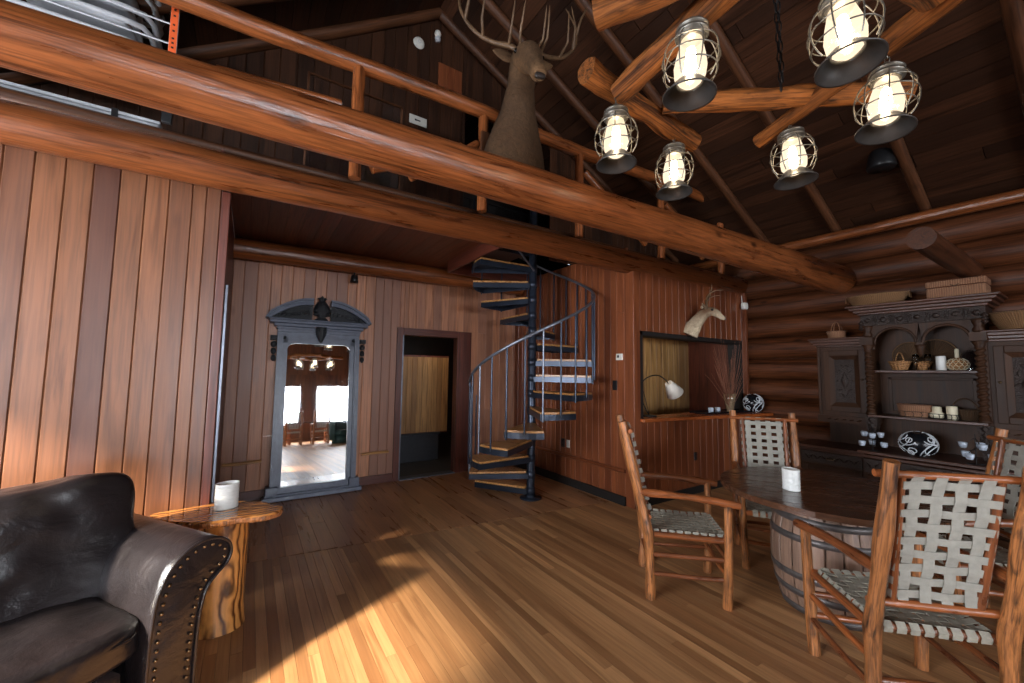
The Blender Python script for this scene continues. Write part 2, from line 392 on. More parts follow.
# ---------------------------------------------------------------- room shell
def boards(mb, T, u0, u1, v0, v1, w, holes=(), t=.02, ch=.006, jit=.12, top=None, joints=0., r=None):
    us = [u0]
    while us[-1] < u1-w*1.5: us.append(us[-1]+w*random.uniform(1-jit, 1+jit))
    us.append(u1)
    for h in holes:
        us += [h[0], h[1]]
    us = sorted(set(round(x, 4) for x in us)); us = [x for i, x in enumerate(us) if i == 0 or x-us[i-1] > .004]
    for a, b in zip(us, us[1:]):
        zs = [(v0, v1 if top is None else (top(a), top(b)))]
        c = (a+b)/2
        for h in holes:
            if h[0]-.003 < c < h[1]+.003:
                nz = []
                for z0, z1 in zs:
                    zt = max(z1) if isinstance(z1, tuple) else z1
                    if h[2] > z0: nz.append((z0, h[2]))
                    if h[3] < zt: nz.append((h[3], z1))
                zs = nz
        if joints and random.random() < joints and len(zs) == 1 and not isinstance(zs[0][1], tuple):
            q = random.uniform(zs[0][0]+.4, zs[0][1]-.3); zs = [(zs[0][0], q-.002), (q, zs[0][1])]
        for z0, z1 in zs:
            za, zb = z1 if isinstance(z1, tuple) else (z1, z1)
            cc = min(ch, (b-a)*.3); pr = [(a, ch), (a+cc, 0), (b-cc, 0), (b, ch), (b, t), (a, t)]
            n = 6; l = [V((x, y, z0)) for x, y in pr]+[V((x, y, za+(zb-za)*(x-a)/(b-a))) for x, y in pr]
            fs = [(0, 1, 2, 3, 4, 5), (11, 10, 9, 8, 7, 6)]+[(i, 6+i, 6+(i+1) % 6, (i+1) % 6) for i in range(6)]
            mb.add([T @ p for p in l], [f[::-1] for f in fs], [tuple(p) for p in l], r)
    return mb
def face(x, y, ang):   # boards facing local -y: ang turns the wall
    return M.Translation((x, y, 0)) @ M.Rotation(ang, 4, 'Z')

XW, XL = 6.1, -2.8             # log wall face, far left wall
RX, RZ = 1.6, 5.62             # ridge
roofz = lambda x: RZ-.5*(x-RX) if x > RX else RZ-.7*(RX-x)
seam = lambda x: 3.79-.115*x
# floor: narrow strips, wide strips in the alcove
def strips(x0, x1, w, y0f, y1f, z, lmin, lmax):
    mb = MB(); x = x0
    while x < x1-1e-4:
        e = min(x+w, x1); y = y0f(x); ye = y1f((x+e)/2); first = True
        while y < ye-1e-3:
            l = random.uniform(lmin, lmax)*(random.random() if first else 1)+.2; first = False; q = min(y+l, ye)
            ya, yb = y, q; g = .0007
            za = (y1f(x)-ye) if q == ye else 0; zb = (y1f(e)-ye) if q == ye else 0
            vs = [(x+g, ya+g, z), (e-g, ya+g, z), (e-g, yb-g+zb, z), (x+g, yb-g+za, z)]
            vs += [(a, b, z-.015) for a, b, _ in vs]
            mb.add(vs, [(0, 1, 2, 3), (0, 4, 5, 1), (1, 5, 6, 2), (2, 6, 7, 3), (3, 7, 4, 0)], [(a, z_*1., b) for a, b, z_ in vs]); y = q
        x = e
    return mb
mb = strips(XL, XW+.1, .057, lambda x: -7., seam, 0, 1.2, 3.2)
struct(mb.build('floor', 'floor'))
mb = strips(-.3, 3.7, .125, seam, lambda x: 5.52, 0, 1.5, 3.)
struct(mb.build('floor_alcove', 'floor2'))
mb = MB(); b2(mb, XL-.3, XW+.5, -7.3, 9., -.12, -.014); struct(mb.build('floor_base', 'dark'))
mb = MB(); b2(mb, 1., 4., 5.62, 8.6, -.014, 0); b2(mb, 3.7, XW, 3.2, 5.4, -.014, 0)
struct(mb.build('floor_back_rooms', 'tile'))

# left wall (wide boards) with its return into the alcove
YL, XC = 3.2, -.215
mb = MB(); us = [-2.8, -2.55, -2.4, -2.27, -2.13, -2., -1.87, -1.74, -1.61, -1.48, -1.37, -1.27, -1.155, -1.041, -.923, -.811, -.698, -.583, -.475, -.361, -.29, XC]
for a, b in zip(us, us[1:]): boards(mb, face(0, YL, 0), a, b, 0, 2.72, 5, r=1.0 if abs(a+.811) < .001 else .1+.5*random.random())
struct(mb.build('wall_left', 'cedar'))
mb = MB(); boards(mb, face(XC, YL+.02, PI/2), 0, 2.3, 0, 2.95, .11); struct(mb.build('wall_alcove_left', 'trim'))
mb = MB(); b2(mb, XC+.002, XC+.05, YL-.004, YL+.12, 0, 2.66); o = struct(mb.build('trim_1', 'trim', bevel=.004))
mb = MB(); b2(mb, XC+.052, XC+.068, YL+.05, YL+.09, .3, 2.05); struct(mb.build('trim_2', 'rail', bevel=.002))
# back wall with the doorway
YB = 5.5
D0, D1, DZ = 1.775, 2.60, 1.99
mb = boards(MB(), face(0, YB, 0), XC, 3.66, 0, 2.98, .122, [(D0, D1, 0, DZ)], joints=.2)
struct(mb.build('wall_back', 'cedar_back'))
mb = MB()
b2(mb, D0-.09, D0, YB-.025, YB+.12, 0, DZ+.10); b2(mb, D1, D1+.10, YB-.025, YB+.12, 0, DZ+.10); b2(mb, D0-.0, D1, YB-.025, YB+.12, DZ, DZ+.10, ax=0)
b2(mb, D1+.10, D1+.24, YB-.012, YB, 0, DZ+.10)
door = struct(mb.build('door_1', 'trim', bevel=.004))
mb = MB(); b2(mb, D0, D1, YB-.03, YB+.12, 0, .012, ax=0); mb.build('threshold', 'rail', door)
mb = MB(); b2(mb, D0-.012, D0+.004, YB-.03, YB-.02, .02, 1.98); mb.build('edge_strip', 'rail', door)
mb = MB(); b2(mb, XC, D0-.09, YB-.02, YB, 0, .11, ax=0); b2(mb, D1+.24, 3.64, YB-.02, YB, 0, .11, ax=0); struct(mb.build('baseboard_back', 'trim', bevel=.004))
# side wall (alcove right), bar wall
XS, YF = 3.65, 3.05
mb = boards(MB(), face(XS, YB, -PI/2), 0, YB-YF-.09, 0, 2.98, .105, joints=.1); struct(mb.build('wall_side', 'cedar_red'))
mb = MB(); b2(mb, XS-.03, XS-.002, YF+.12, YB-.03, 0, .10, ax=1); struct(mb.build('baseboard_side', 'dark', bevel=.004))
mb = MB(); b2(mb, XS-.006, XS+.10, YF-.006, YF+.10, 0, 2.68); struct(mb.build('trim_3', 'cedar_red', bevel=.004))
OX0, OX1, OZ0, OZ1 = 3.762, 6.04, .95, 1.995
mb = boards(MB(), face(0, YF, 0), XS+.10, XW+.02, 0, 2.72, .136, [(OX0, OX1, OZ0, OZ1)]); struct(mb.build('wall_bar', 'cedar_red'))
mb = MB(); b2(mb, XS+.1, XW, YF-.016, YF, 0, .09, ax=0); struct(mb.build('baseboard_bar', 'dark', bevel=.003))
mb = MB(); b2(mb, OX0, OX0+.06, YF+.01, YF+.2, OZ0, OZ1); b2(mb, OX1-.05, OX1, YF+.01, YF+.2, OZ0, OZ1); b2(mb, OX0, OX1, YF+.01, YF+.2, OZ1-.05, OZ1, ax=0)
struct(mb.build('trim_4', 'dark', bevel=.004))
mb = MB(); b2(mb, XW-.06, XW, YF-.05, YF, 0, 2.7); struct(mb.build('trim_5', 'cedar_red', bevel=.004))
# bar room behind the opening
mb = boards(MB(), face(0, 3.95, 0), 3.72, XW, .0, 2.4, .15); struct(mb.build('wall_bar_room', 'pine'))
mb = MB(); b2(mb, 3.69, 3.73, 3.2, 3.94, 0, 2.4); b2(mb, XW-.02, XW+.02, 3.3, 4.6, 0, 2.4)
struct(mb.build('wall_bar_room_dark', 'trim'))
mb = MB(); b2(mb, 3.69, XW, 3.1, 4.7, 2.4, 2.44); struct(mb.build('ceiling_bar_room', 'ceil'))
# rooms behind the doorway
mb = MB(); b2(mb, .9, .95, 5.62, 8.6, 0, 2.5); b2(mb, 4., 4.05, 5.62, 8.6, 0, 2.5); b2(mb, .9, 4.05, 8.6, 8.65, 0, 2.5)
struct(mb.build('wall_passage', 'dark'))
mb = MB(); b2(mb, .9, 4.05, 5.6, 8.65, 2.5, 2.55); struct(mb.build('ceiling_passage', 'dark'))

# log wall on the right
rows = [.115+.295*i for i in range(11)]
mb = MB()
for i, z in enumerate(rows):
    n = 26; pts = [V((XW+.14+.008*NZ.noise(V((k*.4, z*3, 0))), -7+10.4*k/n, z)) for k in range(n+1)]
    sweep(mb, pts, .153, 16, wob=.10, ws=.8)
b2(mb, XW+.12, XW+.2, -7, 5.6, 0, 3.3)
struct(mb.build('wall_right', 'logwall'))
# far left wall with a window, wall behind the camera with two wide windows
WL = [(.2, 2.75, .85, 2.35)]
mb = MB()
boards(mb, face(XL, 3.2, PI/2), -10.2, 0, 0, 2.56, .14, []) if 0 else None
def wall_rect(mb, T, u0, u1, v0, v1, holes): return boards(mb, T, u0, u1, v0, v1, .14, holes)
# wall at XL faces +x: local u runs along -y -> use rotation +90deg
T = M.Translation((XL, 0, 0)) @ M.Rotation(PI/2, 4, 'Z')
wall_rect(mb, T, -7, 3.2, 0, 2.54, [(a, b, c, d) for a, b, c, d in WL])
struct(mb.build('wall_far_left', 'cedar'))
WB = [(-1.9, 1.72, .72, 2.12), (2.32, 3.9, .72, 2.12)]
mb = MB(); T = M.Translation((0, -7, 0)) @ M.Rotation(PI, 4, 'Z')
wall_rect(mb, T, -XW-.2, -XL, 0, 2.6, [(-b, -a, c, d) for a, b, c, d in WB])
boards(mb, T, -XW-.2, -XL, 2.6, 5.7, .16, [], top=lambda u: max(2.61, roofz(-u)+.03))
struct(mb.build('wall_behind', 'cedar'))
wn = 0
def window(T, u0, u1, v0, v1, nx, nz):
    global wn; wn += 1
    mb = MB(); w = .05
    for a, b, c, d in ((u0-w, u0+.01, v0-w, v1+w), (u1-.01, u1+w, v0-w, v1+w)): b2(mb, a, b, -.03, .06, c, d, T=T)
    for a, b, c, d in ((u0, u1, v0-w, v0+.01), (u0, u1, v1-.01, v1+w)): b2(mb, a, b, -.03, .06, c, d, ax=0, T=T)
    for i in range(1, nx): x = u0+(u1-u0)*i/nx; b2(mb, x-.022, x+.022, .0, .05, v0, v1, T=T)
    for i in range(1, nz): z = v0+(v1-v0)*i/nz; b2(mb, u0, u1, .015, .04, z-.008, z+.008, ax=0, T=T)
    o = struct(mb.build('window_%d' % wn, 'trim', bevel=.003))
    mb = MB(); b2(mb, u0, u1, .024, .028, v0, v1, T=T); mb.build('pane', 'pane', o)
T = M.Translation((0, -7, 0)) @ M.Rotation(PI, 4, 'Z')
for a, b, c, d in WB: window(T, -b, -a, c, d, 3, 3)
T = M.Translation((XL, 0, 0)) @ M.Rotation(PI/2, 4, 'Z')
window(T, WL[0][0], WL[0][1], WL[0][2], WL[0][3], 2, 1)

# roof: boards running along y on two slopes
def roof(xa, xb, name):
    mb = MB(); n = V((xb-xa, 0, roofz(xb)-roofz(xa))); L = n.length; d = n/L; up = V((0, 1, 0)).cross(d); 
    if up.z > 0: up = -up
    k = int(L/.16)
    for i in range(k):
        a = V((xa, 0, roofz(xa)))+d*(L*i/k+.002); b = V((xa, 0, roofz(xa)))+d*(L*(i+1)/k-.002)
        y = -7.05
        while y < 5.6:
            e = min(5.6, y+random.uniform(1.6, 4)); c = .003
            vs = [V((p.x, q, p.z))+o for q in (y+c, e-c) for p, o in ((a, V((0, 0, 0))), (b, V((0, 0, 0))), (b, -up*.03), (a, -up*.03))]
            mb.add(vs, BF, [(p.x, p.z, p.y) for p in vs]); y = e
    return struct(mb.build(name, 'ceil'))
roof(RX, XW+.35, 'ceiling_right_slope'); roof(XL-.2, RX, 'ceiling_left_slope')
mb = MB()
for xa, xb in ((RX, XW+.5), (XL-.3, RX)):
    vs = [(x, y, roofz(x)+.04+k) for k in (0, .05) for x, y in ((xa, -7.2), (xb, -7.2), (xb, 8.7), (xa, 8.7))]
    mb.add(vs, BF)
struct(mb.build('ceiling_deck', 'dark'))
# loft floor = alcove ceiling, with the stair hole
mb = MB(); HX0, HY0, HY1 = 2.16, 3.32, 4.85
def planks(x0, x1, y0, y1):
    n = max(1, round((x1-x0)/.15))
    for i in range(n): b2(mb, x0+(x1-x0)*i/n+.002, x0+(x1-x0)*(i+1)/n-.002, y0, y1, 2.955, 2.975, ax=1)
planks(XC, HX0, YL+.05, YB); planks(HX0, XS, HY1, YB); planks(HX0, XS, YL+.05, HY0)
struct(mb.build('ceiling_alcove', 'ceil2'))
mb = MB()
for x0, x1, y0, y1 in ((XL, HX0, YL+.05, 5.6), (HX0, XS+.05, HY1, 5.6), (HX0, XS+.05, YL+.05, HY0), (XS+.05, XW+.1, YL+.05, 5.6)): b2(mb, x0, x1, y0, y1, 2.975, 3.0, ax=0)
struct(mb.build('floor_loft', 'dark'))  # dark colour stands in for the shade over the loft slab
mb = MB(); stick(mb, (XL, YL+.06, 2.96), (XW, YL+.06, 2.985), .035, .035, 10, .1, .01, 20); struct(mb.build('trim_6', 'logdark'))
mb = MB(); b2(mb, HX0-.02, XS, HY1, HY1+.03, 2.80, 2.97, ax=0); b2(mb, HX0-.03, HX0, HY0, HY1, 2.80, 2.97, ax=1); b2(mb, HX0, XS, HY0-.03, HY0, 2.83, 2.97, ax=0); struct(mb.build('trim_7', 'trim', bevel=.003))
# gable wall at the back of the loft
YG = 4.15
mb = boards(MB(), face(0, YG, 0), XL, XW+.2, 3.0, 5.7, .13, [(2.0, 3.3, 3.0, 4.6)], top=lambda x: max(3.02, roofz(x)-.0))
struct(mb.build('wall_gable', 'ceil'))
mb = MB(); b2(mb, XL-.3, XW+.5, 5.62, 5.66, 2.56, 5.9); b2(mb, XL-.3, XC-.05, 5.5, 5.62, 0, 2.95); b2(mb, XW+.3, XW+.34, 3.0, 5.7, 0, 3.4)
struct(mb.build('wall_outer', 'dark'))

# ---------------------------------------------------------------- logs of the frame
def log_thing(name, label, cat, a, b, r0, r1, mat='log', n=20, wob=.08, bend=.0, k=24, group=None, ws=1.2):
    mb = MB(); stick(mb, a, b, r0, r1, n, wob, bend, k, ws=ws)
    o = mb.build(name, mat); return tag(o, label, cat, group)
random.seed(11)
log_thing('log_beam', 'thick glossy log beam crossing the room in front of the elk head', 'beam', (-2.75, 1.9, 2.505), (6.12, 1.9, 2.70), .075, .172, bend=.008)
log_thing('log_beam', 'thick log beam lying on the left board wall and carrying the loft edge', 'beam', (-2.75, 3.12, 2.735), (6.12, 3.12, 2.81), .106, .135, bend=.008)
log_thing('log_beam', 'log beam high across the back wall above the tall mirror', 'beam', (XC, 5.32, 2.82), (3.62, 5.32, 2.86), .112, .122, bend=.006)
log_thing('log_purlin', 'long thin log running along the foot of the right roof slope', 'log', (5.95, -6.9, 3.15), (5.98, 4.1, 3.23), .065, .06, mat='log', bend=.03)
log_thing('log_stub', 'short cut log end sticking out of the log wall above the cabinet', 'log', (4.35, .818, 2.59), (6.15, .818, 2.60), .088, .095, mat='logwall', k=10)
for i, y in enumerate((-4.5, -3.7, -2.9, -2.1, -1.3, -.5, .3, 1.1, 1.9, 2.7, 3.5)):
    lab = {1.1: 'dark log rafter on the right slope behind the rightmost lantern', 1.9: 'dark log rafter on the right slope passing behind the middle of the log chandelier',
           2.7: 'log rafter on the right slope running down behind the left lanterns', 3.5: 'log rafter on the right slope passing just behind the elk antlers'}.get(y)
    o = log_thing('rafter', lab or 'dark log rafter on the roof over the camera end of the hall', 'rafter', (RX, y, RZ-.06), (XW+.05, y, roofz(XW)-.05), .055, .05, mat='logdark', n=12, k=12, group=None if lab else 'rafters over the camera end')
for i, y in enumerate((-3.7, -2.1, -.5, 1.1, 2.7, 3.5)):
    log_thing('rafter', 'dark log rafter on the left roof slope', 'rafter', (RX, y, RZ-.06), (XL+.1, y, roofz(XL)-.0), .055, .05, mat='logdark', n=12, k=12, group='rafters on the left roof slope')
log_thing('rake_log', 'pale log edging the left side of the loft gable', 'log', (1.6, YG-.06, 5.60), (-1.6, YG-.06, 3.42), .06, .075, mat='logdark', n=12, bend=.04)
log_thing('rake_log', 'slim log edging the right side of the loft gable behind the elk', 'log', (1.6, YG-.06, 5.60), (6.0, YG-.06, 3.42), .05, .05, mat='logdark', n=12)
log_thing('loose_log', 'short thin log lying behind the loft railing left of the first post', 'log', (-.3, 3.35, 3.56), (.5, 3.3, 3.60), .04, .035, mat='log', n=10, k=6)
# railing
rl = thing('log_railing', 'peeled log railing along the loft edge behind the elk head', 'railing', (0, 3.07, 3.03))
mb = MB(); sweep(mb, [V((-2.7+8.7*k/20, .01*math.sin(k), .69+.028*(8.7*k/20)+.02*math.sin(k*.9))) for k in range(21)], .062, 14, wob=.12, ws=2); mb.build('top_rail', 'log', rl)
for x in (-2., .58, 1.66, 2.83, 4.2, 5.55):
    mb = MB(); stick(mb, (x, 0, -.11), (x, 0, .70+.028*(x+2.7)), .045, .045, 12); mb.build('post', 'log', rl)
for a, b in (((.7, 0, 0.0), (1.45, 0, .42)), ((2.9, 0, .62), (3.9, 0, .02)), ((4.3, .02, .62), (5.1, 0, .05)), ((1.0, .0, .02), (1.6, 0, .5))):
    mb = MB(); stick(mb, a, b, .038, .035, 10, bend=.02); mb.build('brace', 'log', rl)
# ---------------------------------------------------------------- stick-and-strap armchair
def weave(mb, O, U, W, N, lu, lw, nu, nw, su, sw, h=.004, rail=.018, thick=.003, top_wrap=True):
    """straps along U (nu of them, spread over lw) woven through straps along W (nw of them, spread over lu)"""
    O, U, W, N = V(O), V(U).normalized(), V(W).normalized(), V(N).normalized()
    def run(A, B, la, ca, cb, nb, ph, width):
        # strap running along A at offset ca on B, crossing nb straps at given positions cb
        pts = [O+B*ca-A*rail*.9-N*rail*1.1, O+B*ca-A*(rail+.004), O+B*ca-A*rail*.5+N*rail*1.]
        for j, q in enumerate(cb):
            s_ = h if (j+ph) % 2 else -h
            pts.append(O+B*ca+A*q+N*(s_+rail*.35))
        pts += [O+B*ca+A*(la+rail*.5)+N*rail*1., O+B*ca+A*(la+rail+.004), O+B*ca+A*(la+rail*.9)-N*rail*1.1]
        ribbon(mb, pts, B, width*random.uniform(.94, 1.04), thick, r=random.random())
    cu = [lw*(i+.5)/nu for i in range(nu)]; cw = [lu*(j+.5)/nw for j in range(nw)]
    for i, c in enumerate(cu): run(U, W, lu, c, cw, nw, i, su)
    for j, c in enumerate(cw): run(W, U, lw, c, cu, nu, j+1, sw)
def make_chair(label, group=None):
    random.seed(5)
    t = thing('armchair', label, 'chair', group=group)
    for s in (-1, 1):
        mb = MB(); pts = [V((s*.235, -.235, 0)), V((s*.24, -.235, .2)), V((s*.24, -.245, .42)), V((s*.238, -.285, .6)), V((s*.236, -.345, .86)), V((s*.235, -.41, 1.16))]
        fine = []
        for a, b in zip(pts, pts[1:]): fine += [a.lerp(b, k/4) for k in range(4)]
        fine.append(pts[-1]); sweep(mb, fine, [.031+.004*math.sin(i*.9) for i in range(len(fine))], 12, wob=.16, ws=5)
        mb.build('rear_post', 'stickbark', t)
        mb = MB(); stick(mb, (s*.245, .235, 0), (s*.262, .25, .665), .029, .024, 12, .16, .008, 12); mb.build('leg', 'stickbark', t)
        mb = MB(); sweep(mb, [V((s*(.24+.03*k/10), -.31+.63*k/10, .69-.035*k/10+.012*math.sin(PI*k/10))) for k in range(11)], [.024+.003*math.sin(k) for k in range(11)], 12, wob=.12, ws=4); mb.build('armrest', 'stick', t)
        for z, r in ((.17, .015), (.29, .016)):
            mb = MB(); stick(mb, (s*.242, -.235, z), (s*.25, .24, z+.01), r, r, 8, .15, .006, 8); mb.build('stretcher', 'stick', t)
    for y, z in ((.238, .31), (.238, .2), (-.235, .2)):
        mb = MB(); stick(mb, (-.245, y, z), (.245, y, z), .016, .015, 8, .15, .006, 8); mb.build('stretcher', 'stick', t)
    mb = MB()
    stick(mb, (-.25, .235, .42), (.25, .235, .42), .02, .02, 10, .1); stick(mb, (-.24, -.215, .42), (.24, -.215, .42), .02, .02, 10, .1)
    stick(mb, (-.225, -.24, .415), (-.235, .24, .415), .02, .02, 10, .1); stick(mb, (.225, -.24, .415), (.235, .24, .415), .02, .02, 10, .1)
    mb.build('seat_frame', 'stick', t)
    mb = MB(); weave(mb, (-.2, -.215, .425), (0, 1, 0), (1, 0, 0), (0, 0, 1), .45, .40, 8, 9, .036, .036, .0028, .021); mb.build('woven_seat', 'strapdark', t)
    # back: rails between the posts, two slim uprights, woven panel
    bp = lambda z: -.285-.123*(z-.6)/.55 if z > .6 else -.25-.035*(z-.42)/.18
    zl, zt = .53, 1.10
    mb = MB(); stick(mb, (-.27, bp(zt)+.035, zt), (.27, bp(zt)+.035, zt), .016, .015, 10, .08); mb.build('top_rail', 'stick', t)
    mb = MB(); stick(mb, (-.25, bp(zl)+.03, zl), (.25, bp(zl)+.03, zl), .018, .018, 10, .1); mb.build('lower_rail', 'stick', t)
    mb = MB()
    for s in (-1, 1): stick(mb, (s*.158, bp(zl)+.035, zl), (s*.17, bp(zt)+.038, zt), .016, .015, 10, .1)
    mb.build('back_upright', 'stick', t)
    mb = MB(); a = V((-.160, bp(zl)+.04, zl+.018)); b = V((-.160, bp(zt)+.04, zt)); U = (b-a); N = V((1, 0, 0)).cross(U)
    weave(mb, a, U, (1, 0, 0), N, U.length-.01, .32, 4, 9, .041, .034, .004, .019); mb.build('woven_back', 'strap', t)
    return t
CH = 'chairs at the barrel table'
c0 = make_chair('hickory stick armchair seen from the side, left of the barrel table'); c0.location = (2.66, 1.82, 0); c0.rotation_euler[2] = az(.70, -.71)
dup(c0, (3.66, 1.635, 0), az(-.82, -.57), 'hickory armchair behind the table facing the camera, in front of the bar counter')
dup(c0, (2.655, .665, 0), az(.70, .71), 'nearest hickory armchair, its woven back turned to the camera')
dup(c0, (3.80, .60, 0), az(-.70, .71), 'hickory armchair cut off by the right edge, behind the nearest chair')
for o in bpy.data.objects:
    if o.get('category') == 'chair': o['group'] = CH

# barrel table
TX, TY = 3.27, 1.14
t = thing('barrel_table', 'round dark wooden table standing on an oak barrel, amid the stick armchairs', 'table', (TX, TY, 0))
random.seed(3)
mb = MB(); n = 22; Hh = .70
rb = lambda z: .262+.062*(1-((z-Hh/2)/(Hh/2))**2)
for k in range(n):
    a0, a1 = 2*PI*k/n+.008, 2*PI*(k+1)/n-.008; vs = []; gs = []
    for i in range(13):
        z = Hh*i/12; r = rb(z)
        for a, q in ((a0, r-.006), (a0+.02, r), ((a0+a1)/2, r+.001), (a1-.02, r), (a1, r-.006)): vs.append((q*math.cos(a), q*math.sin(a), z)); gs.append((a*.3, q, z))
    mb.add(vs, [(i*5+j, i*5+j+1, i*5+j+6, i*5+j+5) for i in range(12) for j in range(4)], gs, smooth=False)
b = mb.build('barrel', 'barrel', t)
mb = MB(); lathe(mb, [(0, .67), (.25, .67), (.25, .68), (0, .68)], 24); mb.build('barrel_head', 'barrel', b)
for z0, z1 in ((.0, .045), (.115, .155), (.225, .265), (.455, .495), (.565, .605), (.655, .70)):
    mb = MB(); lathe(mb, [(rb(z0)+.001, z0), (rb(z0)+.005, z0), (rb(z1)+.005, z1), (rb(z1)+.001, z1)], 40); mb.build('hoop', 'hoop', b)
mb = MB(); k = 8; RT = .625; g = .001
for i in range(k):
    x0, x1 = -RT+2*RT*i/k+g, -RT+2*RT*(i+1)/k-g
    xs = [x0+(x1-x0)*j/6 for j in range(7)]; up = [(x, math.sqrt(max(0, RT*RT-x*x))) for x in xs]
    poly = up+[(x, -y) for x, y in reversed(up)]
    pp = []
    for q in poly:
        if not pp or (abs(pp[-1][0]-q[0])+abs(pp[-1][1]-q[1])) > 1e-5: pp.append(q)
    if abs(pp[0][0]-pp[-1][0])+abs(pp[0][1]-pp[-1][1]) < 1e-5: pp.pop()
    T = M.Rotation(.5, 4, 'Z') @ M.Translation((0, 0, .712)) @ M.Rotation(-PI/2, 4, 'X') @ M.Scale(-1, 4, (0, 1, 0))
    n_ = len(pp); vs = [V((x, y, .712)) for x, y in pp]+[V((x, y, .748)) for x, y in pp]; R = M.Rotation(.55, 4, 'Z')
    mb.add([R @ v for v in vs], [tuple(range(n_)), tuple(range(2*n_-1, n_-1, -1))]+[((i_+1) % n_, i_, n_+i_, n_+(i_+1) % n_) for i_ in range(n_)], [(v.x, v.z, v.y) for v in vs])
mb.build('tabletop', 'table', t, bevel=.002)
mb = MB(); b2(mb, -.3, .3, -.04, .04, .70, .712); b2(mb, -.04, .04, -.3, .3, .70, .712); mb.build('batten', 'table', t)

# white ribbed pots
def pot(label, loc, r, h, rz=0):
    o = thing('ribbed_pot', label, 'pot', loc, rz)
    pr = [(0, 0), (r*.93, 0), (r*.97, .004)]; n = 7
    for i in range(n):
        z = h*(i+.02)/n; z1 = h*(i+.98)/n
        pr += [(r*.985, z+.001), (r, z+.003), (r, z1-.003), (r*.985, z1-.001)]
    pr += [(r, h), (r*.93, h), (r*.92, h*.8), (0, h*.8)]
    mb = MB(); lathe(mb, pr, 32, sx=1., sy=.82); mb.build('shell', 'white', o)
    mb = MB(); lathe(mb, [(r*.915, h*.86), (r*.3, h*.87), (0, h*.865)], 24, sy=.82); mb.build('wax', 'cream', o)
    return o
pot('white ribbed oval pot standing on the live-edge side table', (-.075, 3.07, .640), .064, .150, .5)
pot('white ribbed oval pot standing on the barrel table', (3.04, 1.25, .748), .058, .135, .9)

# live-edge stump table
t = thing('stump_table', 'live-edge slab side table on a lacquered stump beside the sofa arm', 'side table', (-.07, 2.97, 0))
random.seed(21)
mb = MB(); vs = []; gs = []; n = 40; hs = [.0, .01]+[.6*i/14 for i in range(1, 15)]
for z in hs:
    for k in range(n):
        a = 2*PI*k/n; r = .118+.012*NZ.noise(V((math.cos(a)*1.3, math.sin(a)*1.3, z*1.5)))+.008*max(0, .12-z)/.12+.006*math.cos(a*2)
        vs.append((r*math.cos(a), r*math.sin(a), z)); gs.append((r*math.cos(a), r*math.sin(a), z))
mb.add(vs, [(i*n+k, i*n+(k+1) % n, (i+1)*n+(k+1) % n, (i+1)*n+k) for i in range(len(hs)-1) for k in range(n)], gs, .5, True)
mb.build('stump', 'stump', t)
ol = [(-.36, .135), (-.31, .06), (-.24, -.02), (-.13, -.10), (-.03, -.135), (.08, -.125), (.17, -.15), (.26, -.12), (.285, -.04), (.24, .02), (.20, .10), (.12, .17), (.03, .225), (-.10, .245), (-.2, .222), (-.30, .21), (-.36, .18)]
fine = []
for i in range(len(ol)):
    p0, p1, p2, p3 = [V(ol[(i+j) % len(ol)]) for j in (-1, 0, 1, 2)]
    for k in range(6):
        u = k/6; q = .5*((2*p1)+(p2-p0)*u+(2*p0-5*p1+4*p2-p3)*u*u+(3*p1-p0-3*p2+p3)*u**3)
        q += q.normalized()*.006*NZ.noise(V((q.x*40, q.y*40, 3))); fine.append(q)
n = len(fine); vs = []; L = [(1, .640, 1), (1.005, .632, 1), (1.0, .618, 1), (.96, .602, 1), (.9, .600, 1)]
for s, z, _ in L: vs += [V((q.x*s, q.y*s, z+(.004*NZ.noise(V((q.x*50, q.y*50, z*60))) if s != 1 else 0))) for q in fine]
fs = [(i*n+k, (i+1)*n+k, (i+1)*n+(k+1) % n, i*n+(k+1) % n) for i in range(4) for k in range(n)]+[tuple(4*n+k for k in reversed(range(n)))]
mb = MB(); mb.add(vs, fs, [(v.y, v.z, v.x) for v in vs], .3, True); mb.add(vs[:n], [tuple(range(n))], [(v.y, v.z, v.x) for v in vs[:n]], .3)
mb.build('slab_top', 'slab', t)
mb = MB(); vs = []; m5 = [(.985, .604), (1.012, .609), (1.018, .617), (1.014, .626), (1.0, .633)]; ff = []
for i in range(n):
    for j in range(3): ff.append(fine[i].lerp(fine[(i+1) % n], j/3))
N = len(ff)
for j, (s, z) in enumerate(m5):
    for q in ff:
        d = .011*NZ.noise(V((q.x*60, q.y*60, j*1.7))); vs.append(V((q.x*(s+d*2), q.y*(s+d*2), z+d*.6-.002)))
mb.add(vs, [(i*N+k, i*N+(k+1) % N, (i+1)*N+(k+1) % N, (i+1)*N+k) for i in range(4) for k in range(N)], None, .2, False)
mb.build('bark_edge', 'stickbark', t)

# ---------------------------------------------------------------- leather sofa
SA = math.radians(34)
s0 = V((-.125, 2.36, 0)); wdir = V((math.cos(SA), math.sin(SA), 0)); ddir = V((-math.sin(SA), math.cos(SA), 0))
t = thing('leather_sofa', 'dark brown leather sofa with rolled nail-studded arm in the lower left corner', 'sofa', s0, SA)
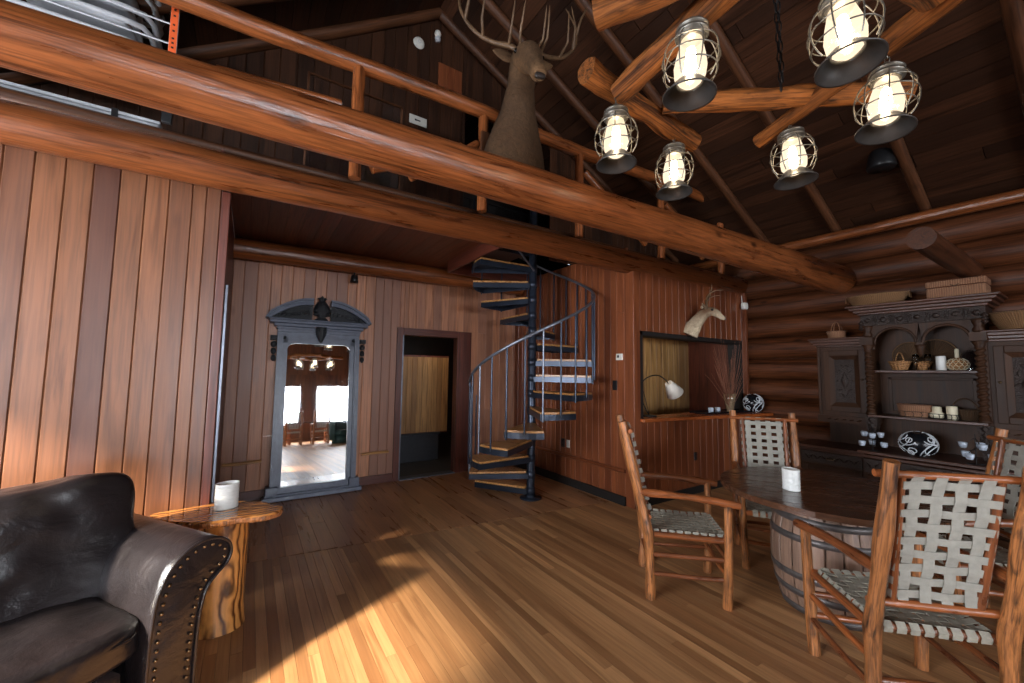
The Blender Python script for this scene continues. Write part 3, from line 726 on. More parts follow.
# local: right arm's outer column at x = 0, front face at y = 0, back at y = .86
AP0 = [(-.20, .03), (-.20, .30), (-.195, .42), (-.185, .52), (-.16, .60), (-.12, .66), (-.06, .70), (.0, .713), (.06, .70), (.105, .665), (.12, .615), (.10, .565), (.055, .53), (.02, .49), (.0, .42), (-.01, .30), (-.015, .03)]
AP = []
for i in range(len(AP0)-1):
    p0, p1, p2, p3 = [V(AP0[min(len(AP0)-1, max(0, i+j))]) for j in (-1, 0, 1, 2)]
    for k in range(4): u = k/4; AP.append(tuple(.5*((2*p1)+(p2-p0)*u+(2*p0-5*p1+4*p2-p3)*u*u+(3*p1-p0-3*p2+p3)*u**3)))
AP.append(AP0[-1])
def arm(sx, x0, name):
    P = [(x0+sx*x, z) for x, z in AP]; n = len(P); mb = MB(); ys = [.0, .012, .05, .45, .82]; sh = [-.008, 0, 0, 0, 0]
    cx_ = sum(p[0] for p in P)/n; cz = sum(p[1] for p in P)/n
    vs = []
    for y, d in zip(ys, sh):
        for x, z in P:
            v = V((x-cx_, z-cz)); v *= (1+d*4 if d else 1); vs.append((cx_+v.x, y+.004*NZ.noise(V((x*8, z*8, y*6))), cz+v.y))
    fs = [(i*n+k, (i+1)*n+k, (i+1)*n+(k+1) % n, i*n+(k+1) % n) for i in range(4) for k in range(n)]+[tuple(range(n)), tuple(4*n+k for k in reversed(range(n)))]
    if sx < 0: fs = [f[::-1] for f in fs]
    mb.add(vs, fs, None, .5, True); a = mb.build(name, 'leather', t, bevel=.006); return a, P
ra, RP = arm(1, 0, 'arm')
la, LP = arm(-1, -2.1, 'arm')
def inset(P, d):
    out = []; n = len(P)
    for i in range(n):
        a, b = V(P[(i-1) % n]), V(P[(i+1) % n]); tt = (b-a).normalized(); nn = V((-tt.y, tt.x)); c = V((sum(p[0] for p in P)/n, sum(p[1] for p in P)/n))
        q = V(P[i]); out.append(q+nn*d)
    return out
for a, P, sg in ((ra, RP, -1), (la, LP, 1)):
    mb = MB(); P2 = inset(P, .016*sg); sweep(mb, [V((p.x, -.004, p.y)) for p in inset(P, .004*sg)], .007, 8); mb.build('piping', 'leather', a)
    # nails along both sides of the front panel
    Q = inset(P, .032*sg); Ls = [0]
    for i in range(1, len(Q)): Ls.append(Ls[-1]+(Q[i]-Q[i-1]).length)
    tot = Ls[-1]; cnt = 40 if a is ra else 0; base = None
    for k in range(cnt):
        s_ = tot*(k+.5)/cnt; i = max(j for j in range(len(Ls)) if Ls[j] <= s_); i = min(i, len(Q)-2)
        p = Q[i].lerp(Q[i+1], (s_-Ls[i])/max(1e-6, Ls[i+1]-Ls[i]))
        if base is None:
            mb = MB(); lathe(mb, [(.0078, 0), (.0072, .003), (.0045, .0058), (0, .007)], 10, M.Rotation(PI/2, 4, 'X')); base = mb.build('nail_head', 'brass', a); o = base
        else: o = base.copy(); COL.objects.link(o); o.parent = a
        o.location = (p.x, -.005, p.y)
mb = MB(); puff(mb, (-1.05, .46, .17), (.86, .42, .14), 10, 10); mb.build('base', 'leather', t)
for x in (-.63, -1.48):
    mb = MB(); puff(mb, (x+.02, .37, .385), (.435, .37, .085), 26, 6, .012, 5, crown=.035); c = mb.build('seat_cushion', 'leather', t)
    mb = MB(); e = [V((x+.405*q, .37-.36*w_, .412)) for q, w_ in [(-1, -1), (-1, 0), (-1, .93), (-.93, 1), (0, 1), (.93, 1), (1, .93), (1, 0), (1, -1)]]; sweep(mb, e, .006, 6); mb.build('piping', 'leather', c)
    mb = MB(); T = M.Translation((x+.13, .60, .665)) @ M.Rotation(-.16, 4, 'X'); puff(mb, (0, 0, 0), (.455, .15, .30), 44, 9, .03, 3.2, T=T); mb.build('back_cushion', 'leather', t)
mb = MB(); puff(mb, (-1.05, .80, .44), (.95, .055, .40), 12, 9, .004); mb.build('back_frame', 'leather', t)
for x, y in ((-.1, .06), (-2., .06), (-.1, .78), (-2., .78)):
    mb = MB(); lathe(mb, [(0, 0), (.022, 0), (.03, .04), (0, .045)], 10, M.Translation((x, y, 0))); mb.build('foot', 'table', t)
# ---------------------------------------------------------------- spiral staircase
SX, SY = 2.883, 3.961
t = thing('spiral_staircase', 'black steel spiral staircase with wooden treads in the alcove corner', 'staircase', (SX, SY, 0))
mb = MB(); lathe(mb, [(.048, .01), (.048, 3.95), (.03, 3.97), (0, 3.97)], 20); lathe(mb, [(.052, 1.0), (.052, 1.02)], 16); mb.build('pole', 'steel', t)
mb = MB(); lathe(mb, [(0, 0), (.13, 0), (.13, .012), (.055, .014), (.052, .03)], 24); mb.build('base_plate', 'steel', t)
DEG = PI/180; step = 29.5; RO = .74
def sector(mb, a0, a1, r0, r1, z0, z1, w0=None, **k):
    n = 5; P = []; w0 = w0 or .05
    ca = (a0+a1)/2; d = V((math.cos(ca), math.sin(ca))); pe = V((-d.y, d.x))
    P.append(d*r0-pe*w0); 
    for i in range(n+1): a = a0+(a1-a0)*i/n; P.append(V((r1*math.cos(a), r1*math.sin(a))))
    P.append(d*r0+pe*w0); m = len(P)
    vs = [V((p.x, p.y, z)) for z in (z0, z1) for p in P]; cd = V((d.x, d.y, 0))
    mb.add(vs, [tuple(reversed(range(m))), tuple(range(m, 2*m))]+[(i, (i+1) % m, m+(i+1) % m, m+i) for i in range(m)], [(v.dot(cd), v.z, v.dot(V((pe.x, pe.y, 0)))) for v in vs], **k)
    return P
zT = lambda k: .13+.191*(k-1)
aT = lambda k: (182+(k-4)*step)*DEG
zR = lambda deg: 1.78+.0064*(deg-217)
for k in range(1, 16):
    z = zT(k); a0 = aT(k); a1 = a0+33*DEG
    mb = MB(); P = sector(mb, a0, a1, .03, RO, z-.028, z-.024)
    m = len(P)
    for i in range(m):          # folded steel rim under the board
        p, q = P[i], P[(i+1) % m]; d = V((q.x-p.x, q.y-p.y, 0)); L = d.length
        if L < .01: continue
        d /= L; nrm = V((-d.y, d.x, 0)); c = V(((p.x+q.x)/2, (p.y+q.y)/2, z-.055))
        T = M.Translation(c) @ M(((d.x, nrm.x, 0, 0), (d.y, nrm.y, 0, 0), (0, 0, 1, 0), (0, 0, 0, 1))); box(mb, (0, .003, 0), (L, .006, .062), T=T)
    tr = mb.build('tread', 'steel', t)
    mb = MB(); sector(mb, a0+.004, a1-.004, .055, RO-.004, z-.023, z, .046); mb.build('tread_board', 'tread', tr, bevel=.002)
    mb = MB(); lathe(mb, [(.049, z-.085), (.0535, z-.085), (.0535, z+.004), (.049, z+.004)], 16); mb.build('collar', 'steel', tr)
    deg = (a0/DEG)+2
    if k >= 2:
        for dd in ((2,) if k in (2,) else (2, 17) if k < 12 else (2,)):
            dg = a0/DEG+dd; a = dg*DEG; r = RO+.008
            mb = MB(); sweep(mb, [(r*math.cos(a), r*math.sin(a), z-.10 if dd == 2 else z-.05), (r*math.cos(a), r*math.sin(a), zR(dg))], .0105, 8); mb.build('baluster', 'rail' if k in (4, 6) and dd == 2 else 'steel', t)  # paler steel puts the light on a few near balusters into their colour
mb = MB(); pts = []
for i in range(91):
    dg = 140+(455-140)*i/90; a = dg*DEG; r = RO+.008; pts.append((r*math.cos(a), r*math.sin(a), zR(dg)))
a = 140*DEG; r = RO+.008; pts = [(r*math.cos(a), r*math.sin(a), .25), (r*math.cos(a), r*math.sin(a), zR(140)-.06)]+[(r*math.cos(a+.02), r*math.sin(a+.02), zR(140)-.01)]+pts[2:]
sweep(mb, pts, .017, 10, caps=True); mb.build('handrail', 'rail', t)
mb = MB(); b2(mb, -.72, .0, .02, .86, 2.99, 3.01); b2(mb, -.72, 0, .02, .03, 2.93, 3.0); mb.build('landing', 'steel', t)
mb = MB(); sweep(mb, [(-.60, -.35, 2.98), (-.02, -.05, 2.74)], .011, 8); mb.build('landing_brace', 'rail', t)
# guard rail up on the loft, around the stair hole
g = thing('guard_rail', 'small black steel guard rail around the stair hole on the loft', 'railing', (2.2, 4.0, 3.03))
mb = MB(); sweep(mb, [(0, .95, .9), (1.45, .95, .9)], .014, 8); mb.build('top_bar', 'iron', g)
for i in range(11):
    mb = MB(); sweep(mb, [(.145*i, .95, 0), (.145*i, .95, .9)], .008, 6); mb.build('baluster', 'iron', g)

# ---------------------------------------------------------------- tall carved mirror, leaning back
t = thing('pier_mirror', 'tall grey-blue carved mirror with broken arched pediment leaning on the alcove wall', 'mirror', (.715, 5.36, 0), 0, rx=-math.radians(3.1))
W, GW = .46, .350          # half width of the frame, of the glass
mb = MB()
for s in (-1, 1):
    b2(mb, s*GW, s*(GW+.05), -.03, .03, .12, 1.86); b2(mb, s*(GW+.05), s*W, -.055, .03, .10, 1.88)
    b2(mb, s*(GW+.065), s*(W-.02), -.066, -.05, .3, 1.45)
b2(mb, -W, W, -.03, .03, 1.80, 1.95, ax=0); b2(mb, -W, W, -.04, .03, .06, .14, ax=0)
b2(mb, -W-.0, W+.0, -.055, .03, 1.93, 1.97, ax=0); b2(mb, -GW, GW, -.036, -.028, 1.86, 1.91, ax=0)
for s in (-1, 1):          # rounded upper corners of the opening
    P = [(s*GW, 1.80), (s*(GW-.075), 1.80)]+[(s*(GW-.075+.075*math.sin(a)), 1.725+.075*math.cos(a)) for a in (0.2, .5, .8, 1.1, 1.4)]+[(s*GW, 1.725)]
    if s > 0: P = P[::-1]
    prism(mb, P, .06, M.Translation((0, -.03, 0)))
mb.build('frame', 'paint', t, bevel=.005)
mb = MB(); b2(mb, -GW-.01, GW+.01, -.003, .003, .13, 1.81); mb.build('mirror_glass', 'mirror', t)
mb = MB(); b2(mb, -.53, .53, -.085, .03, 0, .05, ax=0); b2(mb, -.51, .51, -.07, .03, .05, .075, ax=0)
for s in (-1, 1): b2(mb, s*.38, s*.50, -.075, .03, .07, .16)
mb.build('plinth', 'paint', t, bevel=.006)
mb = MB()
for z0, z1, w, d in ((1.965, 1.995, .475, .06), (1.995, 2.03, .50, .085), (2.03, 2.065, .545, .12), (2.065, 2.085, .56, .13)): b2(mb, -w, w, -d, .03, z0, z1, ax=0)
mb.build('cornice', 'paint', t, bevel=.006)
for s in (-1, 1):          # two arched halves
    mb = MB(); ang = [i/12 for i in range(13)]
    outer = [(s*(.10+.49*u), 2.115+.235*math.cos(u*PI/2)**.8 if u < 1 else 2.09) for u in ang]
    for (o0, o1, d) in ((0, .028, .13), (.028, .05, .105), (.05, .078, .12)):
        for u, v in zip(outer, outer[1:]):
            P = [(u[0], u[1]-o0), (v[0], v[1]-o0), (v[0]*.985, v[1]-o1), (u[0]*.985, u[1]-o1)]
            P = [(x, max(2.083, z)) for x, z in P]
            if s < 0: P = P[::-1]
            prism(mb, P, d+.02, M.Translation((0, -d, 0)))
    mb.build('pediment_arch', 'paint', t)
    mb = MB(); P = [(s*.11, 2.08)]+[(x*.97, max(2.081, z-.07)) for x, z in outer[:-1]]+[(s*.52, 2.08)]
    if s < 0: P = P[::-1]
    prism(mb, P, .05, M.Translation((0, -.05, 0)))
    for i in range(7): # carved leaves
        c = (s*(.15+.05*i), -.055, 2.13+.05*math.cos(i*.25)*(1-i/9)); T = M.Translation(c) @ M.Rotation(s*(.5+i*.4), 4, 'Y') @ M.Scale(.3, 4, (0, 1, 0)); lathe(mb, [(0, -.035), (.018, -.015), (.02, .01), (0, .04)], 8, T)
    mb.build('tympanum_carving', 'paintdark', t)
    mb = MB()
    for z, r in ((1.78, .034), (1.70, .03), (1.62, .026)): lathe(mb, [(0, -.04), (r*.7, -.03), (r, 0), (r*.7, .03), (0, .04)], 10, M.Translation((s*.495, -.05, z)))
    b2(mb, s*.465, s*.53, -.09, .02, 1.83, 1.88); mb.build('side_console', 'paintdark', t)
    mb = MB(); lathe(mb, [(.0, .0), (.024, .0), (.022, .012), (0, .018)], 12, M.Translation((s*.39, -.03, 1.865)) @ M.Rotation(PI/2, 4, 'X')); mb.build('rosette', 'paintdark', t)
mb = MB(); lathe(mb, [(0, 2.08), (.075, 2.085), (.07, 2.11), (.04, 2.13), (.085, 2.17), (.095, 2.22), (.08, 2.28), (.05, 2.32), (.03, 2.34), (.045, 2.36), (.02, 2.385), (0, 2.41)], 16, M.Translation((0, -.06, 0)), sy=.6)
for i in range(7):
    a = PI*i/6; T = M.Translation((.078*math.cos(a), -.09, 2.16+.11*math.sin(a))) @ M.Rotation(a-PI/2, 4, 'Y'); lathe(mb, [(0, -.03), (.018, 0), (0, .05)], 6, T)
for s in (-1, 1): sweep(mb, [(0, -.06, 2.36), (s*.04, -.06, 2.375), (s*.055, -.06, 2.36)], [.012, .01, .004], 6)
mb.build('finial', 'paintdark', t)
mb = MB(); lathe(mb, [(0, 1.81), (.02, 1.83), (.05, 1.9), (.062, 1.95), (.06, 1.99), (.07, 2.01)], 10, M.Translation((0, -.07, 0)), sy=.5)
for s in (-1, 1): lathe(mb, [(0, -.03), (.018, 0), (0, .03)], 6, M.Translation((s*.045, -.09, 1.96)))
mb.build('keystone', 'paintdark', t)

# ---------------------------------------------------------------- lantern chandelier
def make_lantern(label):
    t = thing('lantern', label, 'lantern')
    # local origin: centre of the cage
    mb = MB(); lathe(mb, [(0, .165), (.03, .165), (.036, .15), (.058, .148), (.066, .14), (.066, .132), (.05, .13), (.05, .122), (.068, .12), (.068, .108), (.05, .106), (.05, .098), (.058, .094), (.05, .088), (0, .088)], 28); mb.build('cap', 'nickel', t)
    mb = MB(); lathe(mb, [(.042, .088), (.046, .07), (.058, .02), (.066, -.03), (.062, -.07), (.045, -.095), (.034, -.105), (0, -.105)], 28); mb.build('glass_jar', 'jar', t)
    mb = MB(); lathe(mb, [(.0, .06), (.014, .055), (.02, .03), (.022, -.02), (.016, -.05), (0, -.06)], 16); mb.build('bulb', 'bulb', t)
    mb = MB()
    R_ = lambda z: .104*math.sqrt(max(0, 1-((z+.005)/.135)**2))+.010
    for i in range(8):
        a = 2*PI*i/8+.2; sweep(mb, [(R_(z)*math.cos(a), R_(z)*math.sin(a), z) for z in [.095-.195*j/12 for j in range(13)]], .0028, 6)
    for z in (.055, .0, -.055): sweep(mb, [(R_(z)*math.cos(2*PI*j/28), R_(z)*math.sin(2*PI*j/28), z) for j in range(28)], .0028, 6, closed=True)
    mb.build('cage', 'nickel', t)
    mb = MB(); lathe(mb, [(.050, -.092), (.058, -.098), (.080, -.122), (.102, -.150), (.107, -.153), (.107, -.158), (.100, -.156), (.077, -.130), (.055, -.107), (.047, -.100), (.050, -.092)], 32); mb.build('bell_reflector', 'bell', t)
    mb = MB()
    for i in range(4):
        z = .178+.026*i; T = M.Translation((0, 0, z)) @ M.Rotation(PI/2*(i % 2), 4, 'Z')
        sweep(mb, [T @ V((.009*math.cos(u), 0, .017*math.sin(u))) for u in [2*PI*j/10 for j in range(10)]], .0025, 5, closed=True)
    mb.build('chain', 'nickel', t)
    t.scale = (.87, .87, .87); return t
LP = [((1.31, .82, 2.66), 'large lantern, upper left of the chandelier with its bell facing us'), ((1.394, 1.259, 2.615), 'leftmost small lantern hanging under the left end of a chandelier log'),
      ((1.884, 1.29, 2.615), 'small lantern hanging just right of the leftmost lantern'), ((2.249, .862, 2.61), 'lantern hanging under the pointed log end, middle right of the chandelier'),
      ((1.58, .445, 2.64), 'largest and nearest lantern, cut by the top edge of the photo'), ((2.09, .468, 2.615), 'rightmost lantern of the chandelier, just below the largest one')]
l0 = make_lantern(LP[0][1]); l0.location = LP[0][0]; l0['group'] = 'lanterns of the near chandelier'
lant = [l0]
for p, lab in LP[1:]: lant.append(dup(l0, p, random.uniform(0, 3), lab))
tilt = [(.05, .03), (0, 0), (.02, .02), (-.03, .04), (.04, .10), (.05, .12)]
for o, (a, b) in zip(lant, tilt): o.rotation_euler[0] = a; o.rotation_euler[1] = b
def make_chandelier(label):
    random.seed(31)
    t = thing('log_chandelier', label, 'chandelier', (1.80, .85, 2.85))
    L = [((1.20, 1.26, 2.86), (2.08, 1.30, 2.83), .055, .05), ((1.70, 1.22, 2.88), (2.52, .48, 2.84), .052, .046), ((2.31, 1.05, 2.80), (1.90, -.10, 2.93), .038, .056),
         ((1.96, .30, 2.86), (1.25, .36, 2.86), .055, .05), ((1.46, .25, 2.86), (1.03, 1.02, 2.85), .055, .06), ((1.37, 1.22, 2.80), (1.32, .34, 2.92), .05, .058)]
    for a, b, r0, r1 in L:
        a = V(a)-V((1.80, .85, 2.85)); b = V(b)-V((1.80, .85, 2.85))
        mb = MB(); stick(mb, a, b, r0, r1, 12, .28, .012, 20, ws=7); mb.build('log_arm', 'logrough', t)
    for x, y in ((.18, -.06), (.24, -.03)):
        mb = MB()
        for i in range(52):
            z = .02+.048*i; c = V((x*(1-i/52*.6), y, z)); T = M.Translation(c) @ M.Rotation(PI/2*(i % 2), 4, 'Z')
            sweep(mb, [T @ V((.009*math.cos(u), 0, .030*math.sin(u))) for u in [2*PI*j/8 for j in range(8)]], .003, 4, closed=True)
        mb.build('chain', 'iron', t)
    return t
c1 = make_chandelier('ring of crossed rough logs on chains carrying the six near lanterns')
c2 = dup(c1, (1.8, -3.4, 2.85), .4, 'second ring of crossed rough logs far down the hall, seen in the mirror')
for p, lab in LP:
    q = M.Rotation(.4, 3, 'Z') @ (V(p)-V((1.8, .85, 0))); dup(l0, (1.8+q.x, -3.4+q.y, 2.6), 0, 'lantern of the second chandelier, seen lit in the mirror', 'lanterns of the second chandelier')

# ---------------------------------------------------------------- mounted heads
def antler(side, s, pts, tines, r0):
    mb = MB(); P = [V(p) for p in pts]; f = []
    for i in range(len(P)-1):
        p0, p1, p2, p3 = P[max(0, i-1)], P[i], P[i+1], P[min(len(P)-1, i+2)]
        for k in range(6):
            u = k/6; f.append(.5*((2*p1)+(p2-p0)*u+(2*p0-5*p1+4*p2-p3)*u*u+(3*p1-p0-3*p2+p3)*u**3))
    f.append(P[-1]); f = [V((side*p.x, p.y, p.z))*s for p in f]; n = len(f)
    sweep(mb, f, [r0*s*(1-.8*(i/(n-1))**1.3) for i in range(n)], 8, wob=.2, ws=8)
    for q, a, b in tines:
        o = f[min(n-1, int(q*(n-1)))]; a = V((side*a[0], a[1], a[2]))*s; b = V((side*b[0], b[1], b[2]))*s
        sweep(mb, [o, o+a*.5, o+a, o+a*.6+b*.7, o+b+a*.4], [r0*s*.62, r0*s*.55, r0*s*.42, r0*s*.3, r0*s*.05], 7, wob=.15, ws=8)
    return mb
def head_mount(name, label, cat, loc, rot, s, mat, chain, antl, tines, r0, ear):
    """chain: (point, (half width, half height), light) from the mount to the nose; the animal looks along local +y"""
    t = thing(name, label, cat, loc); t.rotation_euler = rot
    P = [V(c[0]) for c in chain]; f = []; R = []; Lg = []
    for i in range(len(P)-1):
        p0, p1, p2, p3 = P[max(0, i-1)], P[i], P[i+1], P[min(len(P)-1, i+2)]
        for k in range(4):
            u = k/4; f.append(.5*((2*p1)+(p2-p0)*u+(2*p0-5*p1+4*p2-p3)*u*u+(3*p1-p0-3*p2+p3)*u**3)*s)
            R.append(tuple((chain[i][1][j]*(1-u)+chain[i+1][1][j]*u)*s for j in (0, 1))); Lg.append(chain[i][2]*(1-u)+chain[i+1][2]*u)
    f.append(P[-1]*s); R.append(tuple(x*s for x in chain[-1][1])); Lg.append(chain[-1][2])
    mb = MB(); sweep(mb, f, R, 18, up=(0, -.5, 1), wob=.06, ws=3, rcol=lambda u, ca, sa: max(0, min(1, Lg[min(len(Lg)-1, int(u*(len(Lg)-1)))]+(.25 if sa < -.3 else 0))))
    hd = mb.build('hide', mat, t)
    for sd in (-1, 1):
        mb = antler(sd, s, antl, tines, r0); mb.build('antler', 'bone', t)
        mb = MB(); e = V(ear[0]); e.x *= sd; d = V(ear[1]); d.x *= sd; w_ = ear[2]
        pts = [(e+d*u)*s for u in (0, .15, .4, .7, .9, 1)]; sweep(mb, pts, [(w_*k*s, .014*s*q) for k, q in ((.35, 1.6), (.7, 1.5), (1, 1.2), (.8, 1), (.4, .8), (.05, .3))], 10, up=(0, 1, .3)); mb.build('ear', mat, t)
        e = V(ear[3]); e.x *= sd; mb = MB(); lathe(mb, [(0, -.02*s), (.014*s, -.014*s), (.02*s, 0), (.014*s, .014*s), (0, .02*s)], 10, M.Translation(e*s)); mb.build('eye', 'glasseye', t)
    n_ = P[-1]*s; mb = MB(); puff(mb, n_, (chain[-1][1][0]*s*.9, .018*s, chain[-1][1][1]*s*.7), 5, 3); mb.build('nose', 'nose', t)
    return t
elk_chain = [((0, -.32, -.92), (.34, .27), .1), ((0, -.29, -.56), (.27, .26), .05), ((0, -.20, -.28), (.17, .20), .0), ((0, -.12, -.07), (.13, .155), .1), ((0, -.01, .08), (.135, .145), .4), ((0, .10, .05), (.13, .135), .55),
             ((0, .20, -.05), (.092, .10), .5), ((0, .29, -.17), (.070, .078), .45), ((0, .35, -.26), (.072, .07), .75), ((0, .385, -.305), (.052, .045), .95)]
elk_ant = [(.05, .01, .15), (.13, -.02, .22), (.30, -.08, .27), (.46, -.12, .36), (.58, -.14, .52), (.60, -.18, .74), (.52, -.24, .98)]
elk_tines = [(.05, (.05, .16, .05), (.02, .20, .26)), (.2, (.02, .14, .06), (.0, .16, .28)), (.42, (.04, .12, .08), (.0, .14, .30)), (.62, (-.02, .10, .14), (-.06, .06, .30)), (.8, (.02, .06, .12), (.10, .0, .26))]
head_mount('elk_head', 'brown elk head mount with wide antlers rising behind the big log beam', 'animal head', (1.74, 2.53, 3.925), (-.02, 0, az(-.26, -.96)), .875, 'elk', elk_chain, elk_ant, elk_tines, .027, ((.08, -.05, .12), (.22, .0, .05), .08, (.128, .11, .08)))
deer_chain = [((0, -.20, -.36), (.10, .13), .85), ((0, -.16, -.24), (.09, .12), .7), ((0, -.09, -.10), (.072, .09), .45), ((0, -.02, .0), (.070, .080), .0), ((0, .06, .035), (.064, .068), .1), ((0, .13, .02), (.052, .056), .5), ((0, .19, -.02), (.040, .044), .8), ((0, .24, -.05), (.031, .033), .9), ((0, .262, -.062), (.022, .022), .6)]
deer_ant = [(.03, .0, .09), (.08, -.02, .17), (.18, -.02, .24), (.24, .06, .31), (.20, .18, .34)]
deer_t = [(.3, (.0, .03, .05), (.0, .03, .12)), (.6, (.0, .02, .06), (.0, .0, .13))]
head_mount('deer_head', 'pale small deer head mount on the board wall above the bar opening', 'animal head', (4.80, 2.86, 2.27), (-.15, 0, az(.55, -.83)), .82, 'deer', deer_chain, deer_ant, deer_t, .019, ((.05, -.01, .07), (.13, -.08, .05), .045, (.060, .07, .055)))
# ---------------------------------------------------------------- carved hutch on the log wall
random.seed(17)
CY, CXB = 1.14, XW-.02          # centre along the wall, back plane
t = thing('carved_hutch', 'large dark carved sideboard hutch with arched niche and twisted columns on the log wall', 'cabinet', (CXB, CY, 0), -PI/2)
# local: +x runs towards the camera side (world -y), front faces local -y (world -x), back at y = 0
def cb(mb, x0, x1, d0, d1, z0, z1, **k): return b2(mb, x0, x1, -d1, -d0, z0, z1, **k)
mb = MB(); cb(mb, -1.06, 1.06, 0, .50, .10, .64); cb(mb, -1.1, 1.1, 0, .54, 0, .10, ax=0); cb(mb, -.44, .44, .0, .58, .10, .64); mb.build('base_body', 'cab', t, bevel=.008)
mb = MB(); cb(mb, -1.1, -.42, 0, .57, .67, .70, ax=0); cb(mb, .42, 1.1, 0, .57, .67, .70, ax=0); cb(mb, -1.08, 1.08, 0, .54, .64, .67, ax=0); cb(mb, -.46, .46, 0, .645, .695, .725, ax=0); mb.build('worktop', 'cabred', t, bevel=.006)
def panel_door(x0, x1, d, z0, z1, parent=t, name='door'):
    mb = MB(); f = .065; cb(mb, x0, x0+f, d, d+.028, z0, z1); cb(mb, x1-f, x1, d, d+.028, z0, z1); cb(mb, x0+f, x1-f, d, d+.028, z0, z0+f, ax=0); cb(mb, x0+f, x1-f, d, d+.028, z1-f, z1, ax=0)
    dr = mb.build(name, 'cab', parent, bevel=.006)
    # raised bevelled frame with a carved centre
    a0, a1, c0_, c1_ = x0+f, x1-f, z0+f, z1-f; q = .045; m_ = MB()
    o = [(a0, c0_), (a1, c0_), (a1, c1_), (a0, c1_)]; i_ = [(a0+q, c0_+q), (a1-q, c0_+q), (a1-q, c1_-q), (a0+q, c1_-q)]
    vs = [V((x, -d-.030, z)) for x, z in o]+[V((x, -d-.008, z)) for x, z in i_]
    m_.add(vs, [(k, (k+1) % 4, 4+(k+1) % 4, 4+k) for k in range(4)], [(v.x, v.y, v.z) for v in vs]); m_.build('moulding', 'cab', dr)
    m_ = MB(); cb(m_, a0+q-.002, a1-q+.002, d, d+.010, c0_+q-.002, c1_-q+.002); cx_, cz_ = (x0+x1)/2, (z0+z1)/2; w, h = (a1-a0-2*q)/2, (c1_-c0_-2*q)/2
    T = lambda x, z, a, s=1: M.Translation((x, -d-.011, z)) @ M.Rotation(a, 4, 'Y') @ M.Scale(.45, 4, (0, 1, 0)) @ M.Scale(s, 4)
    lathe(m_, [(0, -h*.42), (w*.3, -h*.15), (w*.42, .0), (w*.25, h*.2), (0, h*.45)], 10, T(cx_, cz_, 0))
    for k in range(10):
        a = 2*PI*k/10; lathe(m_, [(0, -.03), (.012, -.01), (.010, .015), (0, .03)], 7, T(cx_+w*.7*math.cos(a), cz_+h*.72*math.sin(a), a*1.3, min(1, w/.05)))
    m_.build('carved_panel', 'carve', dr)
    m_ = MB(); lathe(m_, [(0, 0), (.009, .002), (.012, .012), (0, .018)], 10, M.Translation((x0+.03 if x0 > 0 else x1-.03, -d-.028, (z0+z1)/2+.02)) @ M.Rotation(PI/2, 4, 'X')); m_.build('knob', 'brass', dr)
    return dr
for x0, x1 in ((-1.02, -.46), (.46, 1.02)):
    panel_door(x0, x1, .50, .14, .48)
    mb = MB(); cb(mb, x0, x1, .50, .522, .50, .625, ax=0)
    for k in range(12): lathe(mb, [(0, -.035), (.012, 0), (0, .035)], 6, M.Translation((x0+.05+(x1-x0-.1)*k/11, -.524, .562)) @ M.Rotation(.7 if k % 2 else -.7, 4, 'Y'))
    dw = mb.build('drawer', 'carve', t, bevel=.004)
    mb = MB(); sweep(mb, [((x0+x1)/2-.035, -.522, .57), ((x0+x1)/2-.03, -.54, .555), ((x0+x1)/2+.03, -.54, .555), ((x0+x1)/2+.035, -.522, .57)], .005, 6); mb.build('drawer_pull', 'brass', dw)
panel_door(-.40, -.005, .58, .14, .48); panel_door(.005, .40, .58, .14, .48)
mb = MB(); cb(mb, -.42, .42, .58, .60, .50, .64, ax=0)
for k in range(14): lathe(mb, [(0, -.04), (.014, 0), (0, .04)], 6, M.Translation((-.38+.76*k/13, -.602, .57)) @ M.Rotation(.6 if k % 2 else -.6, 4, 'Y'))
mb.build('drawer', 'carve', t, bevel=.004)
# upper side cupboards
for sg in (-1, 1):
    x0, x1 = (-.90, -.42) if sg < 0 else (.42, .90)
    mb = MB(); cb(mb, x0, x1, 0, .30, 1.02, 1.86)
    for e in (x0, x1-.03): cb(mb, e, e+.03, .30, .318, 1.04, 1.84)
    mb.build('upper_cupboard', 'cab', t, bevel=.006)
    panel_door(x0+.06, x1-.02 if sg < 0 else x1-.06, .30, 1.09, 1.80)
    mb = MB()
    for z0, z1, e in ((1.84, 1.865, .0), (1.865, 1.895, .025), (1.895, 1.925, .05), (1.925, 1.945, .065)): cb(mb, x0-(e if sg < 0 else 0), x1+(e if sg > 0 else 0), 0, .33+e, z0, z1, ax=0)
    mb.build('side_cornice', 'cabred', t, bevel=.006)
    mb = MB(); cb(mb, x0-.01, x1+.01, 0, .33, .96, 1.04, ax=0)
    for k in range(5): lathe(mb, [(0, -.03), (.01, 0), (0, .03)], 6, M.Translation((x0+.1+.07*k, -.332, 1.0)) @ M.Rotation(PI/2*.8, 4, 'Y'))
    mb.build('lower_moulding', 'cab', t, bevel=.005)
    mb = MB(); cb(mb, x0, x1, 0, .02, .70, .98); mb.build('rear_panel', 'cab', t)
